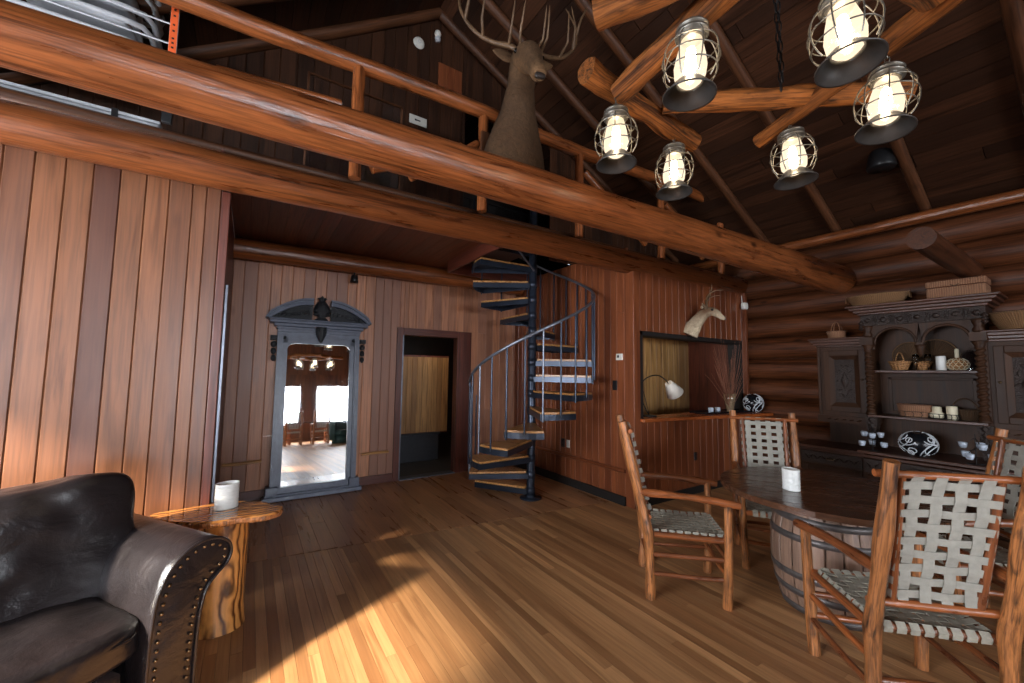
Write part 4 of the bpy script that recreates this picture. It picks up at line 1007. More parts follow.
# centre section
mb = MB(); cb(mb, -.42, .42, .0, .02, .70, 2.08); mb.build('back_panel', 'cab', t)
mb = MB()
for s in (-1, 1): cb(mb, min(s*.40, s*.43), max(s*.40, s*.43), .0, .33, .98, 2.08)
mb.build('side_board', 'cab', t)
for z, d in ((1.545, .30), (1.06, .385)):
    mb = MB(); cb(mb, -.43, .43, .0, d, z, z+.028, ax=0); mb.build('shelf', 'cabred', t, bevel=.005)
mb = MB(); cb(mb, -.33, -.30, .02, .03, 1.12, 1.5); cb(mb, .30, .33, .02, .03, 1.12, 1.5); cb(mb, -.33, .33, .02, .03, 1.47, 1.5, ax=0); cb(mb, -.33, .33, .02, .03, 1.1, 1.13, ax=0); mb.build('back_moulding', 'cab', t, bevel=.004)
# arch board: two round arches
mb = MB(); d = .30
def arch_piece(xc, r, xl, xr, zt, zs):
    n = 16; P = [(xc-r*math.cos(PI*i/n), zs+r*math.sin(PI*i/n)) for i in range(n+1)]
    for i in range(n):
        a, b = P[i], P[i+1]; ta = xl+(xr-xl)*i/n; tb = xl+(xr-xl)*(i+1)/n
        prism(mb, [a, b, (tb, zt), (ta, zt)], .03, M.Translation((0, -d-.03, 0)))
    sweep(mb, [(x, -d-.033, z) for x, z in P], .013, 8)
arch_piece(-.19, .165, -.40, .0, 2.06, 1.86); arch_piece(.19, .165, .0, .40, 2.06, 1.86)
for x0, x1 in ((-.40, -.355), (.355, .40), (-.025, .025)): cb(mb, x0, x1, d, d+.03, 1.80, 1.865)
lathe(mb, [(0, 1.70), (.012, 1.72), (.03, 1.76), (.035, 1.80), (.045, 1.83), (0, 1.84)], 12, M.Translation((0, -d-.02, 0))); mb.build('arch_board', 'cab', t)
mb = MB(); cb(mb, -.46, .46, .0, .36, 2.06, 2.18, ax=0)
for k in range(7):
    x = -.40+.8*k/6; lathe(mb, [(0, -.032), (.026, -.01), (.026, .01), (0, .032)], 8, M.Translation((x, -.362, 2.12)) @ M.Rotation(PI/2, 4, 'Y'))
    if k < 6:
        for j in range(3): cb(mb, x+.055+.014*j, x+.062+.014*j, .36, .372, 2.075, 2.165)
for s in (-1, 1):
    for j in range(3): lathe(mb, [(0, -.03), (.03, 0), (0, .03)], 8, M.Translation((s*.45, -.37+.0*j, 2.03-.03*j+.06)))
mb.build('frieze', 'carve', t, bevel=.003)
mb = MB()
for z0, z1, e in ((2.18, 2.205, .0), (2.205, 2.235, .03), (2.235, 2.262, .06), (2.262, 2.285, .085)): cb(mb, -.48-e, .48+e, 0, .38+e, z0, z1, ax=0)
mb.build('cornice', 'cabred', t, bevel=.006)
for s in (-1, 1):          # twisted columns
    mb = MB(); n = 150; vs = []; gs = []; m_ = 14; z0, z1 = 1.14, 1.79
    for i in range(n+1):
        z = z0+(z1-z0)*i/n; ph = 2*PI*(z-z0)/.052*s
        for k in range(m_):
            a = 2*PI*k/m_; r = .030+.0085*math.cos(a-ph); vs.append((s*.405+r*math.cos(a), -.355+r*math.sin(a), z)); gs.append((r*math.cos(a), r*math.sin(a), z))
    mb.add(vs, [(i*m_+k, i*m_+(k+1) % m_, (i+1)*m_+(k+1) % m_, (i+1)*m_+k) for i in range(n) for k in range(m_)], gs, .4, True)
    T = M.Translation((s*.405, -.355, 0)); lathe(mb, [(0, 1.085), (.045, 1.085), (.045, 1.11), (.035, 1.115), (.04, 1.14), (0, 1.15)], 14, T); lathe(mb, [(0, 1.78), (.036, 1.785), (.03, 1.80), (.046, 1.83), (.05, 1.85), (0, 1.85)], 14, T)
    mb.build('twisted_column', 'cab', t)
    mb = MB(); lathe(mb, [(0, 1.93), (.03, 1.93), (.042, 1.96), (.026, 1.99), (.04, 2.03), (.046, 2.06), (0, 2.06)], 12, T)
    cb(mb, s*.405-.055, s*.405+.055, .28, .41, 1.85, 1.93); mb.build('capital', 'cab', t)
    mb = MB(); prism(mb, [(-.05, 1.06), (.05, 1.06), (.045, .96), (.03, .88), (.025, .74), (-.025, .74), (-.03, .88), (-.045, .96)], .10, M.Translation((s*.405, -.36, 0)))
    for k in range(4): lathe(mb, [(0, -.035), (.03-.004*k, 0), (0, .035)], 8, M.Translation((s*.405, -.365, 1.03-.06*k)))
    mb.build('carved_bracket', 'carve', t)
# world position of a point given in hutch coordinates
def hp(x, d, z): return (CXB-d, CY-x, z)

def basket(name, label, loc, rx, ry, h, mat='wicker', flare=1.2, handles=None, rz=0, cat='basket', group=None):
    o = thing(name, label, cat, loc, rz, group); mb = MB(); k = 1/flare
    pr = [(0, 0), (k*.97, 0), (k, .06*h), ((k+1)/2+.02, h*.55), (1, h*.96), (1.03, h), (1.0, h+.008), (.96, h), (.92*(k+1)/2+.02, h*.5), (k*.9, .1*h), (0, .1*h)]
    pr = [(q*rx, z) for q, z in pr]; lathe(mb, pr, 30, sy=ry/rx); mb.build('body', mat, o)
    mb = MB(); sweep(mb, [(rx*1.01*math.cos(2*PI*i/30), ry*1.01*math.sin(2*PI*i/30), h) for i in range(30)], .006, 6, closed=True); mb.build('rim', mat, o)
    if handles == 'hoop':
        mb = MB(); sweep(mb, [(rx*.95*math.cos(PI*i/16), 0, h*.6+h*1.5*math.sin(PI*i/16)) for i in range(17)], .006, 6); mb.build('handle', mat, o)
    if handles == 'cross':
        for y in (-.25, .25):
            mb = MB(); sweep(mb, [(rx*.45*math.cos(PI*i/14), ry*y*2*math.cos(PI*i/14), h*.9+h*1.5*math.sin(PI*i/14)) for i in range(15)], .0045, 6); mb.build('handle', mat, o)
    if handles == 'ends':
        for s in (-1, 1):
            mb = MB(); sweep(mb, [(s*(rx*1.0), ry*.28*math.cos(PI*i/10*1.), h*.55+h*.55*math.sin(PI*i/10)) for i in range(11)], .006, 6); mb.build('handle', mat, o)
    return o
basket('oval_basket', 'long shallow oval basket with two end handles on top of the hutch', hp(-.34, .22, 2.285), .27, .14, .125, 'wicker', 1.35, 'ends', PI/2)
o = thing('wicker_hamper', 'rectangular lidded wicker hamper on the top right of the hutch', 'basket', hp(.27, .20, 2.285), -PI/2)
mb = MB(); b2(mb, -.20, .20, -.13, .13, 0, .115); mb.build('body', 'wicker2', o, bevel=.012)
mb = MB(); b2(mb, -.205, .205, -.135, .135, .118, .185); mb.build('lid', 'wicker2', o, bevel=.014)
mb = MB(); sweep(mb, [(-.03, -.137, .135), (0, -.142, .115), (.03, -.137, .135)], .004, 5); mb.build('clasp', 'wickerdark', o)
basket('small_basket', 'small basket with crossed hoop handles on the left wing of the hutch', hp(-.73, .20, 1.945), .095, .08, .085, 'wicker2', 1.15, 'cross', PI/2)
basket('round_basket', 'wide round wicker basket on the right wing of the hutch', hp(.68, .20, 1.945), .24, .17, .16, 'wicker', 1.5, None, PI/2)
# niche shelf
z = 1.574
basket('wooden_bowl', 'coiled bowl with hoop handle at the left of the niche shelf', hp(-.19, .19, z), .095, .09, .09, 'bowlwood', 1.5, 'hoop', .6, 'bowl')
basket('small_bowl', 'smaller coiled bowl behind the stemmed glasses in the niche', hp(-.02, .14, z), .075, .07, .085, 'bowlwood', 1.5, None, 0, 'bowl')
for x, r_, lab in ((-.13, .15, 'left round wicker tray propped against the niche back'), (.06, .16, 'right round wicker tray propped against the niche back')):
    o = thing('round_tray', lab, 'tray', hp(x, .055, z+r_+.004)); o.rotation_euler = (0, PI/2-.12, 0); mb = MB(); lathe(mb, [(0, 0), (r_*.8, .002), (r_, .018), (r_*1.02, .014), (r_*.8, -.006), (0, -.006)], 32); mb.build('disc', 'wickerdark', o)
    mb = MB(); sweep(mb, [(r_*math.cos(2*PI*i/32), r_*math.sin(2*PI*i/32), .014) for i in range(32)], .006, 6, closed=True); mb.build('rim', 'wicker', o)
for i, x in enumerate((-.055, .035)):
    o = thing('stemmed_glass', ('left' if i == 0 else 'right')+' tall stemmed glass between the bowl and the white candle in the niche', 'glass', hp(x, .23, z))
    mb = MB(); lathe(mb, [(0, 0), (.028, .001), (.02, .004), (.004, .008), (.004, .075)], 14); mb.build('stem', 'glass', o)
    mb = MB(); lathe(mb, [(.004, .075), (.02, .085), (.027, .11), (.026, .165), (.0245, .165), (.025, .11), (.018, .088), (.002, .08)], 16); mb.build('cup', 'glass', o)
def candle(label, loc, r, h, mat='cream'):
    o = thing('pillar_candle', label, 'candle', loc); mb = MB(); lathe(mb, [(0, 0), (r, 0), (r, h-.004), (r-.004, h), (r*.6, h-.004), (0, h-.006)], 22); mb.build('wax', mat, o)
    mb = MB(); sweep(mb, [(0, 0, h-.006), (.001, 0, h+.008)], .0015, 5); mb.build('wick', 'black', o); return o
candle('white pillar candle in the right arch of the hutch niche', hp(.125, .22, z), .037, .145, 'white')
o = thing('gourd_bottle', 'round woven gourd bottle with pale neck beside the white candle', 'bottle', hp(.235, .20, z))
mb = MB(); lathe(mb, [(0, 0), (.045, .002), (.075, .03), (.082, .06), (.07, .095), (.04, .118), (.018, .125)], 26); mb.build('body', 'bowlwood', o)
mb = MB(); lathe(mb, [(.016, .12), (.017, .2), (.013, .215), (0, .215)], 14); mb.build('neck', 'cream', o)
mb = MB()
for k in range(12):
    for s in (-1, 1): sweep(mb, [(rr*math.cos(2*PI*k/12+s*zz*9), rr*math.sin(2*PI*k/12+s*zz*9), zz) for rr, zz in ((.05, .005), (.077, .03), (.084, .06), (.072, .095), (.042, .119))], .0022, 4)
mb.build('netting', 'cream', o)
o = thing('glass_cloche', 'dim glass dome at the right end of the niche shelf', 'dome', hp(.31, .11, z)); mb = MB(); lathe(mb, [(.075, 0), (.075, .12), (.06, .17), (.03, .2), (.0, .205), (0, .201), (.03, .196), (.057, .167), (.071, .12), (.071, 0)], 24); mb.build('dome', 'glass', o)
mb = MB(); lathe(mb, [(0, .203), (.008, .208), (.01, .22), (0, .228)], 12); mb.build('knob', 'glass', o)
# lower shelf
z = 1.088
def stand(parent, r, h, n=10, sx=1):
    mb = MB()
    for zz in (.006, h): sweep(mb, [(r*sx*math.cos(2*PI*i/20), r*math.sin(2*PI*i/20), zz) for i in range(20)], .0035, 5, closed=True)
    for i in range(n):
        a = 2*PI*i/n; sweep(mb, [(r*sx*math.cos(a), r*math.sin(a), .0035), (r*sx*1.06*math.cos(a+.1), r*1.06*math.sin(a+.1), h/2), (r*sx*math.cos(a), r*math.sin(a), h)], .003, 4)
    mb.build('iron_stand', 'iron', parent)
o = basket('oblong_basket', 'low pinkish basket held in a black iron stand on the lower shelf', hp(-.08, .27, z), .13, .085, .125, 'wicker2', 1.1, None, PI/2); stand(o, .085, .06, 12, 1.4)
o = thing('candle_jar', 'cream stepped jar candle in an iron ring left of the plain pillar candle', 'candle', hp(.085, .28, z)); mb = MB(); lathe(mb, [(0, .01), (.045, .01), (.055, .03), (.055, .055), (.036, .068), (.034, .12), (.03, .122), (0, .12)], 22); mb.build('wax', 'cream', o); stand(o, .06, .05, 9)
o = candle('cream pillar candle in an iron ring at the right of the lower shelf', hp(.19, .29, z), .040, .135); stand(o, .047, .05, 8)
basket('hoop_basket', 'dark basket with tall hoop handle at the right end of the lower shelf', hp(.26, .17, z), .11, .09, .10, 'wickerdark', 1.2, 'hoop', 1.2)
# on the worktop
def scroll_ball(label, loc, r, name='scroll_ball', sz=1.):
    o = thing(name, label, 'ornament', loc); mb = MB(); lathe(mb, [(r*math.sin(PI*i/16), r*sz*(1-math.cos(PI*i/16))) for i in range(17)], 26); mb.build('body', 'blackball', o)
    mb = MB(); random.seed(4)
    for k in range(54):
        a = random.uniform(0, 6.28); b = random.uniform(-.9, .9); d = random.uniform(0, 6.28); P = []; cur = random.uniform(-1.9, 1.9)
        for i in range(10):
            P.append((r*1.01*math.cos(a)*math.cos(b), r*1.01*math.sin(a)*math.cos(b), r*sz*(1+1.01*math.sin(b)))); d += cur*.45; a += .15*math.cos(d); b = max(-1.3, min(1.3, b+.15*math.sin(d)))
        sweep(mb, P, r*.035, 5)
    mb.build('scrollwork', 'greywhite', o); return o
scroll_ball('black ball covered in white scrolls on the worktop under the hutch shelf', hp(-.02, .50, .725), .14, sz=.85)
def votive_tree(label, loc, rz):
    o = thing('votive_tree', label, 'candle holder', loc, rz); mb = MB(); sweep(mb, [(0, 0, 0), (0, 0, .27)], .004, 6); lathe(mb, [(0, 0), (.06, 0), (.06, .004), (0, .005)], 20)
    pos = [(.10*math.cos(a), .10*math.sin(a), .045) for a in (0, 2.1, 4.2)]+[(.075*math.cos(a), .075*math.sin(a), .135) for a in (1, 3.1, 5.2)]
    for p in pos: sweep(mb, [(0, 0, p[2]+.10), (p[0]*.5, p[1]*.5, p[2]+.06), (p[0], p[1], p[2])], .003, 5)
    mb.build('wire_frame', 'iron', o)
    for p in pos:
        mb = MB(); lathe(mb, [(0, 0), (.022, .002), (.03, .03), (.031, .052), (.028, .052), (.026, .03), (0, .012)], 14, M.Translation(p)); mb.build('votive_cup', 'votive', o)
    return o
votive_tree('wire tree of small glass votives at the left end of the raised worktop', hp(-.36, .53, .725), .3)
votive_tree('wire tree of small glass votives at the right end of the raised worktop', hp(.36, .53, .725), .8)

# ---------------------------------------------------------------- bar opening
mb = MB(); P = [(3.745, 3.052), (3.745, 2.99), (4.1, 2.965), (6.02, 2.66), (6.07, 2.70), (6.07, 3.25), (3.765, 3.25)]; n = len(P)
vs = [V((x, y, .945)) for x, y in P]+[V((x, y, .985)) for x, y in P]
mb.add(vs, [tuple(range(n)), tuple(range(2*n-1, n-1, -1))]+[((i+1) % n, i, n+i, n+(i+1) % n) for i in range(n)], [(v.y, v.z, v.x) for v in vs])
tag(mb.build('bar_counter', 'counter', bevel=.006), 'reddish wooden counter running through the bar opening', 'counter')
CT = .986
o = thing('arc_lamp', 'black arched desk lamp with tilted white shade in the bar opening', 'lamp', (4.05, 3.16, CT))
mb = MB(); lathe(mb, [(0, 0), (.09, 0), (.09, .012), (.02, .02), (0, .02)], 24); mb.build('base', 'black', o)
pts = [V((0, 0, .01)), V((-.06, .02, .12)), V((-.12, .03, .26)), V((-.09, .03, .40)), V((.03, .02, .475)), V((.18, 0, .49)), V((.30, -.01, .44)), V((.36, -.02, .38))]
f = []
for i in range(len(pts)-1):
    p0, p1, p2, p3 = pts[max(0, i-1)], pts[i], pts[i+1], pts[min(len(pts)-1, i+2)]
    for k in range(5): u = k/5; f.append(.5*((2*p1)+(p2-p0)*u+(2*p0-5*p1+4*p2-p3)*u*u+(3*p1-p0-3*p2+p3)*u**3))
mb = MB(); sweep(mb, f, .007, 8); sweep(mb, [(0, 0, .01), (-.10, .0, .30)], .004, 6); mb.build('arm', 'black', o)
T = M.Translation((.37, -.02, .385)) @ M.Rotation(-.75, 4, 'Y') @ M.Scale(.95, 4)
mb = MB(); lathe(mb, [(.05, .02), (.115, -.17), (.112, -.17), (.047, .018)], 28, T); lathe(mb, [(0, .021), (.05, .02)], 28, T); mb.build('lamp_shade', 'shade', o)
o = thing('glass_tray', 'thin dark tray lying across the bar counter under the vase', 'tray', (5.45, 3.03, CT)); o.rotation_euler[2] = -.12
mb = MB(); b2(mb, -.52, .50, -.13, .13, 0, .014); b2(mb, -.52, .5, -.13, -.12, .014, .024); b2(mb, -.52, .5, .12, .13, .014, .024); mb.build('plate', 'blackball', o, bevel=.003)
o = thing('twig_vase', 'fluted glass vase of dry red twigs on the bar counter', 'vase', (5.52, 2.98, CT+.014))
mb = MB(); pr = [(0, .0), (.045, 0), (.04, .01), (.05, .05), (.07, .16), (.082, .24), (.078, .24), (.066, .16), (.046, .06), (0, .02)]; lathe(mb, pr, 20)
mb.build('glass', 'vase', o); random.seed(9)
for k in range(46):
    a = random.uniform(0, 6.28); l = random.uniform(.55, 1.05); sp = random.uniform(.1, .78); mb = MB(); P = []
    dx = math.cos(a)*sp-.34*random.random(); dy = math.sin(a)*sp*.45
    for i in range(8):
        u = i/7; P.append((.02*math.cos(a)+dx*u**1.15*l+.010*math.sin(u*9+k), .02*math.sin(a)+dy*u*l-.02*u, .03+l*u*(1-.25*sp*u)))
    sweep(mb, P, [.0042*(1-.6*i/7) for i in range(8)], 4); mb.build('twig', 'twig', o)
scroll_ball('black and white scrollwork ball beside the twig vase on the bar counter', (5.90, 2.86, CT), .125)
for i, x in enumerate((5.14, 5.30)): 
    o = thing('votive_candle', ('left' if i == 0 else 'right')+' small frosted votive on the dark tray beside the vase', 'candle', (x, 3.03, CT+.014)); mb = MB(); lathe(mb, [(0, 0), (.03, 0), (.036, .03), (.034, .06), (.03, .06), (.03, .035), (0, .03)], 16); mb.build('cup', 'votive', o)
    mb = MB(); lathe(mb, [(0, .032), (.027, .036), (0, .04)], 14); mb.build('wax', 'cream', o)
tag(lathe(MB(), [(0, -.055), (.06, -.045), (.10, -.01), (.105, 0), (0, 0)], 28, M.Translation((4.28, 3.7, 2.40))).build('dome_light', 'dome'), 'small round dome light on the bar room ceiling', 'ceiling light')
def plate_(name, label, cat, T, w, h, mat, d=.012, detail=None):
    o = thing(name, label, cat); mb = MB(); b2(mb, -w/2, w/2, -d, 0, -h/2, h/2, T=T); mb.build('plate', mat, o, bevel=.002)
    if detail: 
        m_, items = detail; mb = MB()
        for x, z, ww, hh in items: b2(mb, x-ww/2, x+ww/2, -d-.002, -d+.002, z-hh/2, z+hh/2, T=T)
        mb.build('marking', m_, o)
    return o
TS = lambda y, z: M.Translation((XS-.001, y, z)) @ M.Rotation(-PI/2, 4, 'Z')
plate_('thermostat', 'small white thermostat on the alcove side wall near the corner post', 'thermostat', TS(3.25, 1.69), .09, .075, 'whitep', .022, ('black', [(-.012, .005, .03, .03)]))
plate_('light_switch', 'black light switch plate below the thermostat on the side wall', 'switch', TS(3.33, 1.355), .07, .115, 'black', .008, ('dark', [(0, 0, .01, .025)]))
plate_('wall_outlet', 'dark outlet plate low on the side wall beside the stairs', 'outlet', TS(4.27, .54), .07, .115, 'black', .008, ('dark', [(0, .025, .03, .02), (0, -.025, .03, .02)]))
plate_('data_plate', 'white cover plate next to the dark outlet on the side wall', 'outlet', TS(4.16, .54), .06, .10, 'whitep', .008, ('grey', [(0, 0, .012, .012)]))
plate_('bar_outlet', 'small black outlet on the board front below the bar counter', 'outlet', M.Translation((4.80, YF-.001, .46)), .06, .10, 'black', .008, ('dark', [(0, .02, .025, .018), (0, -.02, .025, .018)]))
o = thing('motion_sensor', 'small white box sensor high in the corner above the bar', 'sensor', (6.0, 2.99, 2.50)); mb = MB(); puff(mb, (0, 0, 0), (.045, .035, .05), 6, 6); mb.build('body', 'whitep', o)
mb = MB(); sweep(mb, [(0, .03, .04), (.0, .04, .16)], .006, 6); mb.build('cable', 'whitep', o)
o = thing('ceiling_spotlight', 'small black spotlight hanging under the alcove log above the mirror', 'spotlight', (1.055, 5.30, 2.66)); mb = MB(); lathe(mb, [(0, .03), (.035, .03), (.045, -.02), (.05, -.06), (.04, -.06), (0, -.04)], 18); mb.build('body', 'black', o)
mb = MB(); sweep(mb, [(0, 0, .02), (0, 0, .07)], .01, 8); mb.build('bracket', 'black', o)
# dado sticks
for i, (x0, x1, z0, z1, lab) in enumerate(((-.2, .17, .425, .435, 'pale half-round rail on the boards left of the mirror'), (1.27, 1.62, .395, .402, 'pale half-round rail between the mirror and the doorway'))):
    mb = MB(); stick(mb, (x0, YB-.02, z0), (x1, YB-.02, z1), .02, .018, 10, .1, .004, 8); tag(mb.build('dado_rail', 'tread'), lab, 'rail')
mb = MB(); stick(mb, (XS-.02, 5.45, .365), (XS-.02, 3.17, .385), .024, .022, 10, .1, .006, 16); tag(mb.build('dado_rail', 'cedar_red'), 'long half-log rail along the side wall behind the stairs', 'rail')
# pale partition and low cabinet in the room behind the doorway
o = thing('board_partition', 'pale vertical-board partition glimpsed through the dark doorway', 'partition', (2.35, 6.45, 0))
mb = boards(MB(), M(), -.75, .55, .47, 1.72, .085); mb.build('board_face', 'pine', o); mb = MB(); b2(mb, -.76, .56, .02, .05, .45, 1.75); mb.build('frame', 'trim', o)
mb = MB(); b2(mb, -.74, .40, .0, .5, .0, .45); b2(mb, -.76, .42, -.03, .5, .43, .46); mb.build('plinth', 'bluegrey', o, bevel=.006)

# ---------------------------------------------------------------- gable details and things on the loft
for (x, z, lab) in ((1.40, 5.17, 'upper round white disc alarm on the dark loft gable'), (1.413, 4.675, 'lower round white disc alarm on the dark loft gable')):
    o = thing('smoke_alarm', lab, 'alarm', (x, YG-.0, z)); mb = MB(); lathe(mb, [(0, .03), (.035, .03), (.06, .018), (.065, 0)], 24, M.Rotation(PI/2, 4, 'X')); mb.build('case', 'whitep', o)
    mb = MB(); lathe(mb, [(.014, .0315), (.02, .0315), (.02, .033), (.014, .033)], 16, M.Rotation(PI/2, 4, 'X')); mb.build('vent_ring', 'grey', o)
o = thing('bare_bulb_fitting', 'small white bulb fitting on the gable beside the upper disc', 'light fitting', (1.61, YG-.03, 5.33)); mb = MB(); lathe(mb, [(0, .07), (.03, .06), (.04, .03), (.028, 0), (0, 0)], 16); mb.build('globe', 'whitep', o)
mb = MB(); lathe(mb, [(0, -.06), (.03, -.055), (.035, -.02), (.02, 0), (0, 0)], 16); mb.build('socket', 'grey', o)
plate_('paper_notice', 'small pale framed notice on the gable just above the big beam', 'sign', M.Translation((1.42, YG-.002, 4.26)), .20, .10, 'whitep', .008, ('bluegrey', [(-.0, .0, .05, .014), (-.03, -.0, .02, .02)]))
mb = boards(MB(), M.Translation((1.64, YG-.012, 0)), 0, .30, 4.62, 5.05, .10); tag(mb.build('gable_hatch', 'cedar_red'), 'lighter reddish board hatch high on the loft gable', 'hatch')
bd = MB(); b2(bd, 1.60, 2.02, 2.985, 3.015, 3.14, 3.62); tag(bd.build('mounting_board', 'logdark', bevel=.006), 'dark board behind the elk neck fixed to the loft railing', 'board')
o = thing('glazed_screen', 'thin framed panel standing behind the railing left of the notice', 'screen', (.55, 3.5, 3.03)); mb = MB(); b2(mb, -.28, .50, -.01, .01, .86, .875, ax=0); b2(mb, .485, .50, -.01, .01, 0, .87); b2(mb, -.28, -.265, -.01, .01, 0, .87); mb.build('frame', 'logdark', o)
mb = MB(); b2(mb, -.27, .49, -.002, .002, .02, .86); mb.build('panel', 'glass', o)
# rack with folded chairs
o = thing('storage_rack', 'grey wire rack with orange label standing on the loft edge, top left', 'rack', (-.55, 3.16, 3.03))
mb = MB(); b2(mb, .02, .06, -.012, .012, 0, 1.15); r1_ = mb.build('post', 'grey', o, bevel=.003)
mb = MB(); b2(mb, .0215, .0585, -.0145, -.0125, .38, .78); lb = mb.build('sticker', 'orange', r1_)
mb = MB()
for z in (.45, .48, .51, .56, .60, .66, .70): b2(mb, .034, .046, -.0155, -.0145, z, z+.012)
mb.build('sticker_marks', 'black', lb)
mb = MB(); b2(mb, .015, .065, -.016, .016, -.03, .10); mb.build('foot', 'black', o, bevel=.003)  # added black sleeve, paints the post base as dark as the gap
mb = MB(); b2(mb, -1.32, -1.28, -.012, .012, 0, 1.15); mb.build('post', 'grey', o, bevel=.003)
for i in range(6):
    mb = MB(); sweep(mb, [(.04, .01, .36+.13*i), (-.5, .02, .365+.13*i), (-1.3, .01, .36+.13*i)], .005, 6); mb.build('wire', 'grey', o)
for i in range(6):
    o = thing('folded_chair', '', 'folding chair', (-1.18, 3.26+.03*(i % 2), 3.40+.105*i), 0)
    o['label'] = ['lowest folded grey metal chair lying in the loft rack', 'second folded grey metal chair up in the loft rack', 'third folded grey metal chair up in the loft rack', 'fourth folded grey metal chair up in the loft rack', 'fifth folded grey metal chair up in the loft rack', 'topmost folded grey metal chair in the loft rack'][i]
    o['group'] = 'folded chairs in the loft rack'
    mb = MB(); sweep(mb, [(-.45, .0, .02), (.42, .0, .02), (.50, .03, .03), (.53, .1, .03), (.53, .34, .03), (.50, .41, .03), (.42, .44, .03), (-.45, .44, .03)], .017, 10); mb.build('tube_frame', 'grey', o)
    mb = MB(); puff(mb, (.20, .22, .045), (.24, .19, .022), 8, 6); mb.build('seat', 'grey', o)
    mb = MB(); puff(mb, (-.30, .22, .045), (.13, .19, .02), 8, 6); mb.build('backrest', 'grey', o)
o = thing('metal_trunk', 'flat grey metal case resting on the loft edge between the two big beams', 'case', (-1.0, 3.36, 3.0)); 
mb = MB(); b2(mb, -.55, .42, 0, .3, 0, .07); mb.build('case_body', 'grey', o, bevel=.01)
mb = MB(); b2(mb, -.56, .43, -.01, .31, .07, .09); mb.build('lid', 'grey', o, bevel=.006)
for x in (-.3, .2):
    mb = MB(); b2(mb, x, x+.03, -.016, .316, .0, .096); mb.build('strap', 'black', o)
o = thing('hanging_speaker', 'dark small speaker hanging in the roof behind the rightmost lantern', 'speaker', (5.30, 1.25, 3.74)); mb = MB(); lathe(mb, [(0, .12), (.07, .11), (.10, .02), (.12, -.10), (.11, -.12), (0, -.11)], 20); mb.build('case', 'black', o)
mb = MB(); sweep(mb, [(0, 0, .11), (0, 0, .14)], .012, 8); mb.build('stem', 'black', o)

# ---------------------------------------------------------------- seen only in the mirror: far end of the hall
o = thing('log_side_table', 'long wooden table under the far windows, seen in the mirror', 'table', (1.9, -5.6, 0)); mb = MB(); b2(mb, -.7, .7, -.35, .35, .72, .76, ax=0); mb.build('tabletop', 'table', o, bevel=.004)
for sx in (-.6, .6):
    for sy in (-.28, .28):
        mb = MB(); stick(mb, (sx, sy, 0), (sx, sy, .72), .035, .035, 10); mb.build('leg', 'stick', o)
FC = 'stick chairs at the far window table'
for x, y, fx, fy, lab in ((1.35, -4.95, 0, -1, 'left stick chair at the far table, seen in the mirror'), (2.2, -4.95, 0, -1, 'right stick chair at the far table, seen in the mirror'), (.95, -5.7, 1, 0, 'stick chair at the end of the far table, seen in the mirror')):
    dup(c0, (x, y, 0), az(fx, fy), lab, FC)
def tub(label, loc, rz):
    o = thing('tub_armchair', label, 'armchair', loc, rz, 'green tub chairs in the far hall'); mb = MB(); pr = [(.28, .1), (.34, .12), (.37, .4), (.38, .66), (.35, .74), (.31, .72), (.29, .45), (.27, .4)]; lathe(mb, pr, 24, a0=-.35, a1=PI+.35); mb.build('shell', 'greencloth', o)
    mb = MB(); puff(mb, (0, -.03, .36), (.29, .31, .10), 10, 5); mb.build('seat_cushion', 'greencloth', o); mb = MB(); lathe(mb, [(0, 0), (.26, 0), (.27, .26), (0, .26)], 20); mb.build('base', 'greencloth', o)
tub('dark green tub armchair in front of the far windows, seen in the mirror', (2.75, -4.3, 0), 2.6)
tub('second dark green tub armchair further right, seen in the mirror', (3.6, -4.4, 0), 3.3)
SKY, SUN, EXPO = 34., 26., .0
def pt(loc, e, r=.05, col=(1, .84, .64)):
    l = bpy.data.lights.new('lamp_light', 'POINT'); l.energy = e; l.shadow_soft_size = r; l.color = col; o = bpy.data.objects.new('lamp_light', l); COL.objects.link(o); o.location = loc
pt((4.28, 3.6, 2.28), 10); pt((2.6, 5.95, 2.2), 9, .08)
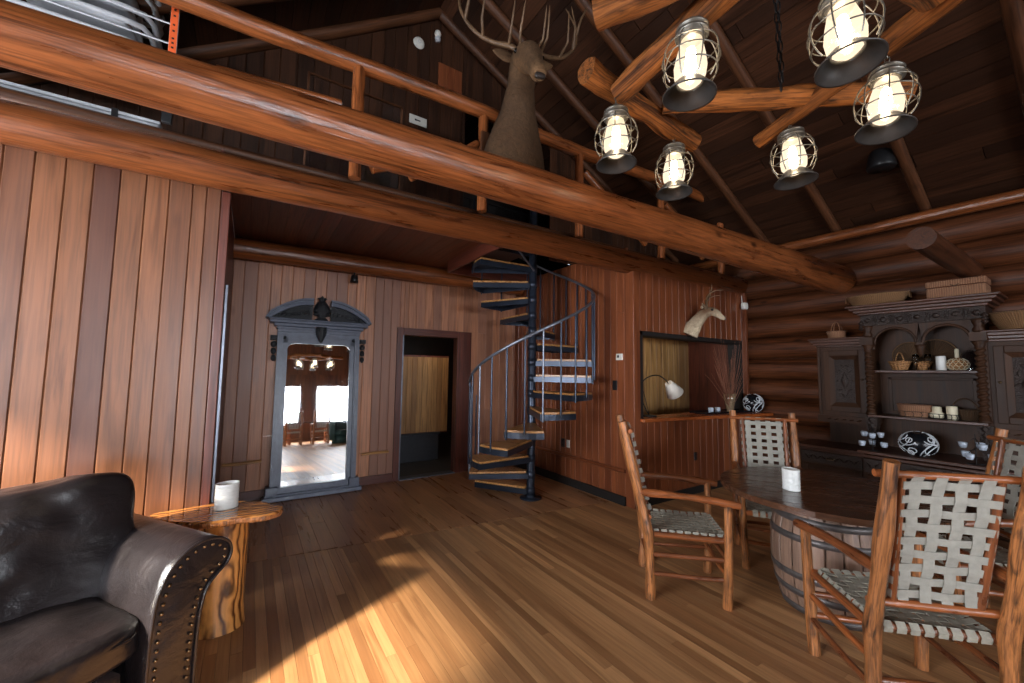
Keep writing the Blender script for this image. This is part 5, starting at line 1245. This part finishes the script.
# ---------------------------------------------------------------- daylight, camera
w = bpy.data.worlds.new('sky'); sc.world = w; w.use_nodes = True
bg = w.node_tree.nodes['Background']; bg.inputs[0].default_value = (.86, .92, 1.0, 1); bg.inputs[1].default_value = SKY
def sun():
    l = bpy.data.lights.new('sun', 'SUN'); l.energy = SUN; l.angle = math.radians(4.5); l.color = (1, .88, .70)
    o = bpy.data.objects.new('sun', l); COL.objects.link(o)
    a, e = math.radians(66), math.radians(28); d = V((math.sin(a)*math.cos(e), math.cos(a)*math.cos(e), -math.sin(e)))
    o.rotation_euler = d.to_track_quat('-Z', 'Y').to_euler()
sun()
def portal(c, sx, sy, d):
    l = bpy.data.lights.new('window_portal', 'AREA'); l.shape = 'RECTANGLE'; l.size = sx; l.size_y = sy; l.cycles.is_portal = True
    o = bpy.data.objects.new('window_portal', l); COL.objects.link(o); o.location = c
    o.rotation_euler = V(d).to_track_quat('-Z', 'Y').to_euler()
for a, b, c, d in WB: portal(((a+b)/2, -7.02, (c+d)/2), b-a, d-c, (0, 1, 0))
portal((XL-.02, 1.475, 1.6), 2.55, 1.5, (1, 0, 0))
cam = bpy.data.cameras.new('camera'); co = bpy.data.objects.new('camera', cam); COL.objects.link(co)
cam.sensor_width = 36; cam.lens = 36*400/1024; cam.clip_start = .02
yaw = math.radians(33.151); pitch = math.atan(30/400); roll = .0144
F = V((math.sin(yaw)*math.cos(pitch), math.cos(yaw)*math.cos(pitch), math.sin(pitch))); R0 = V((math.cos(yaw), -math.sin(yaw), 0)); U0 = R0.cross(F)
R1 = R0*math.cos(roll)+U0*math.sin(roll); U1 = U0*math.cos(roll)-R0*math.sin(roll)
co.matrix_world = M(((R1.x, U1.x, -F.x, 0), (R1.y, U1.y, -F.y, 0), (R1.z, U1.z, -F.z, 1.5), (0, 0, 0, 1)))
sc.camera = co
sc.view_settings.view_transform = 'Standard'; sc.view_settings.look = 'None'; sc.view_settings.gamma = 1; sc.view_settings.use_curve_mapping = False
sc.view_settings.exposure = EXPO
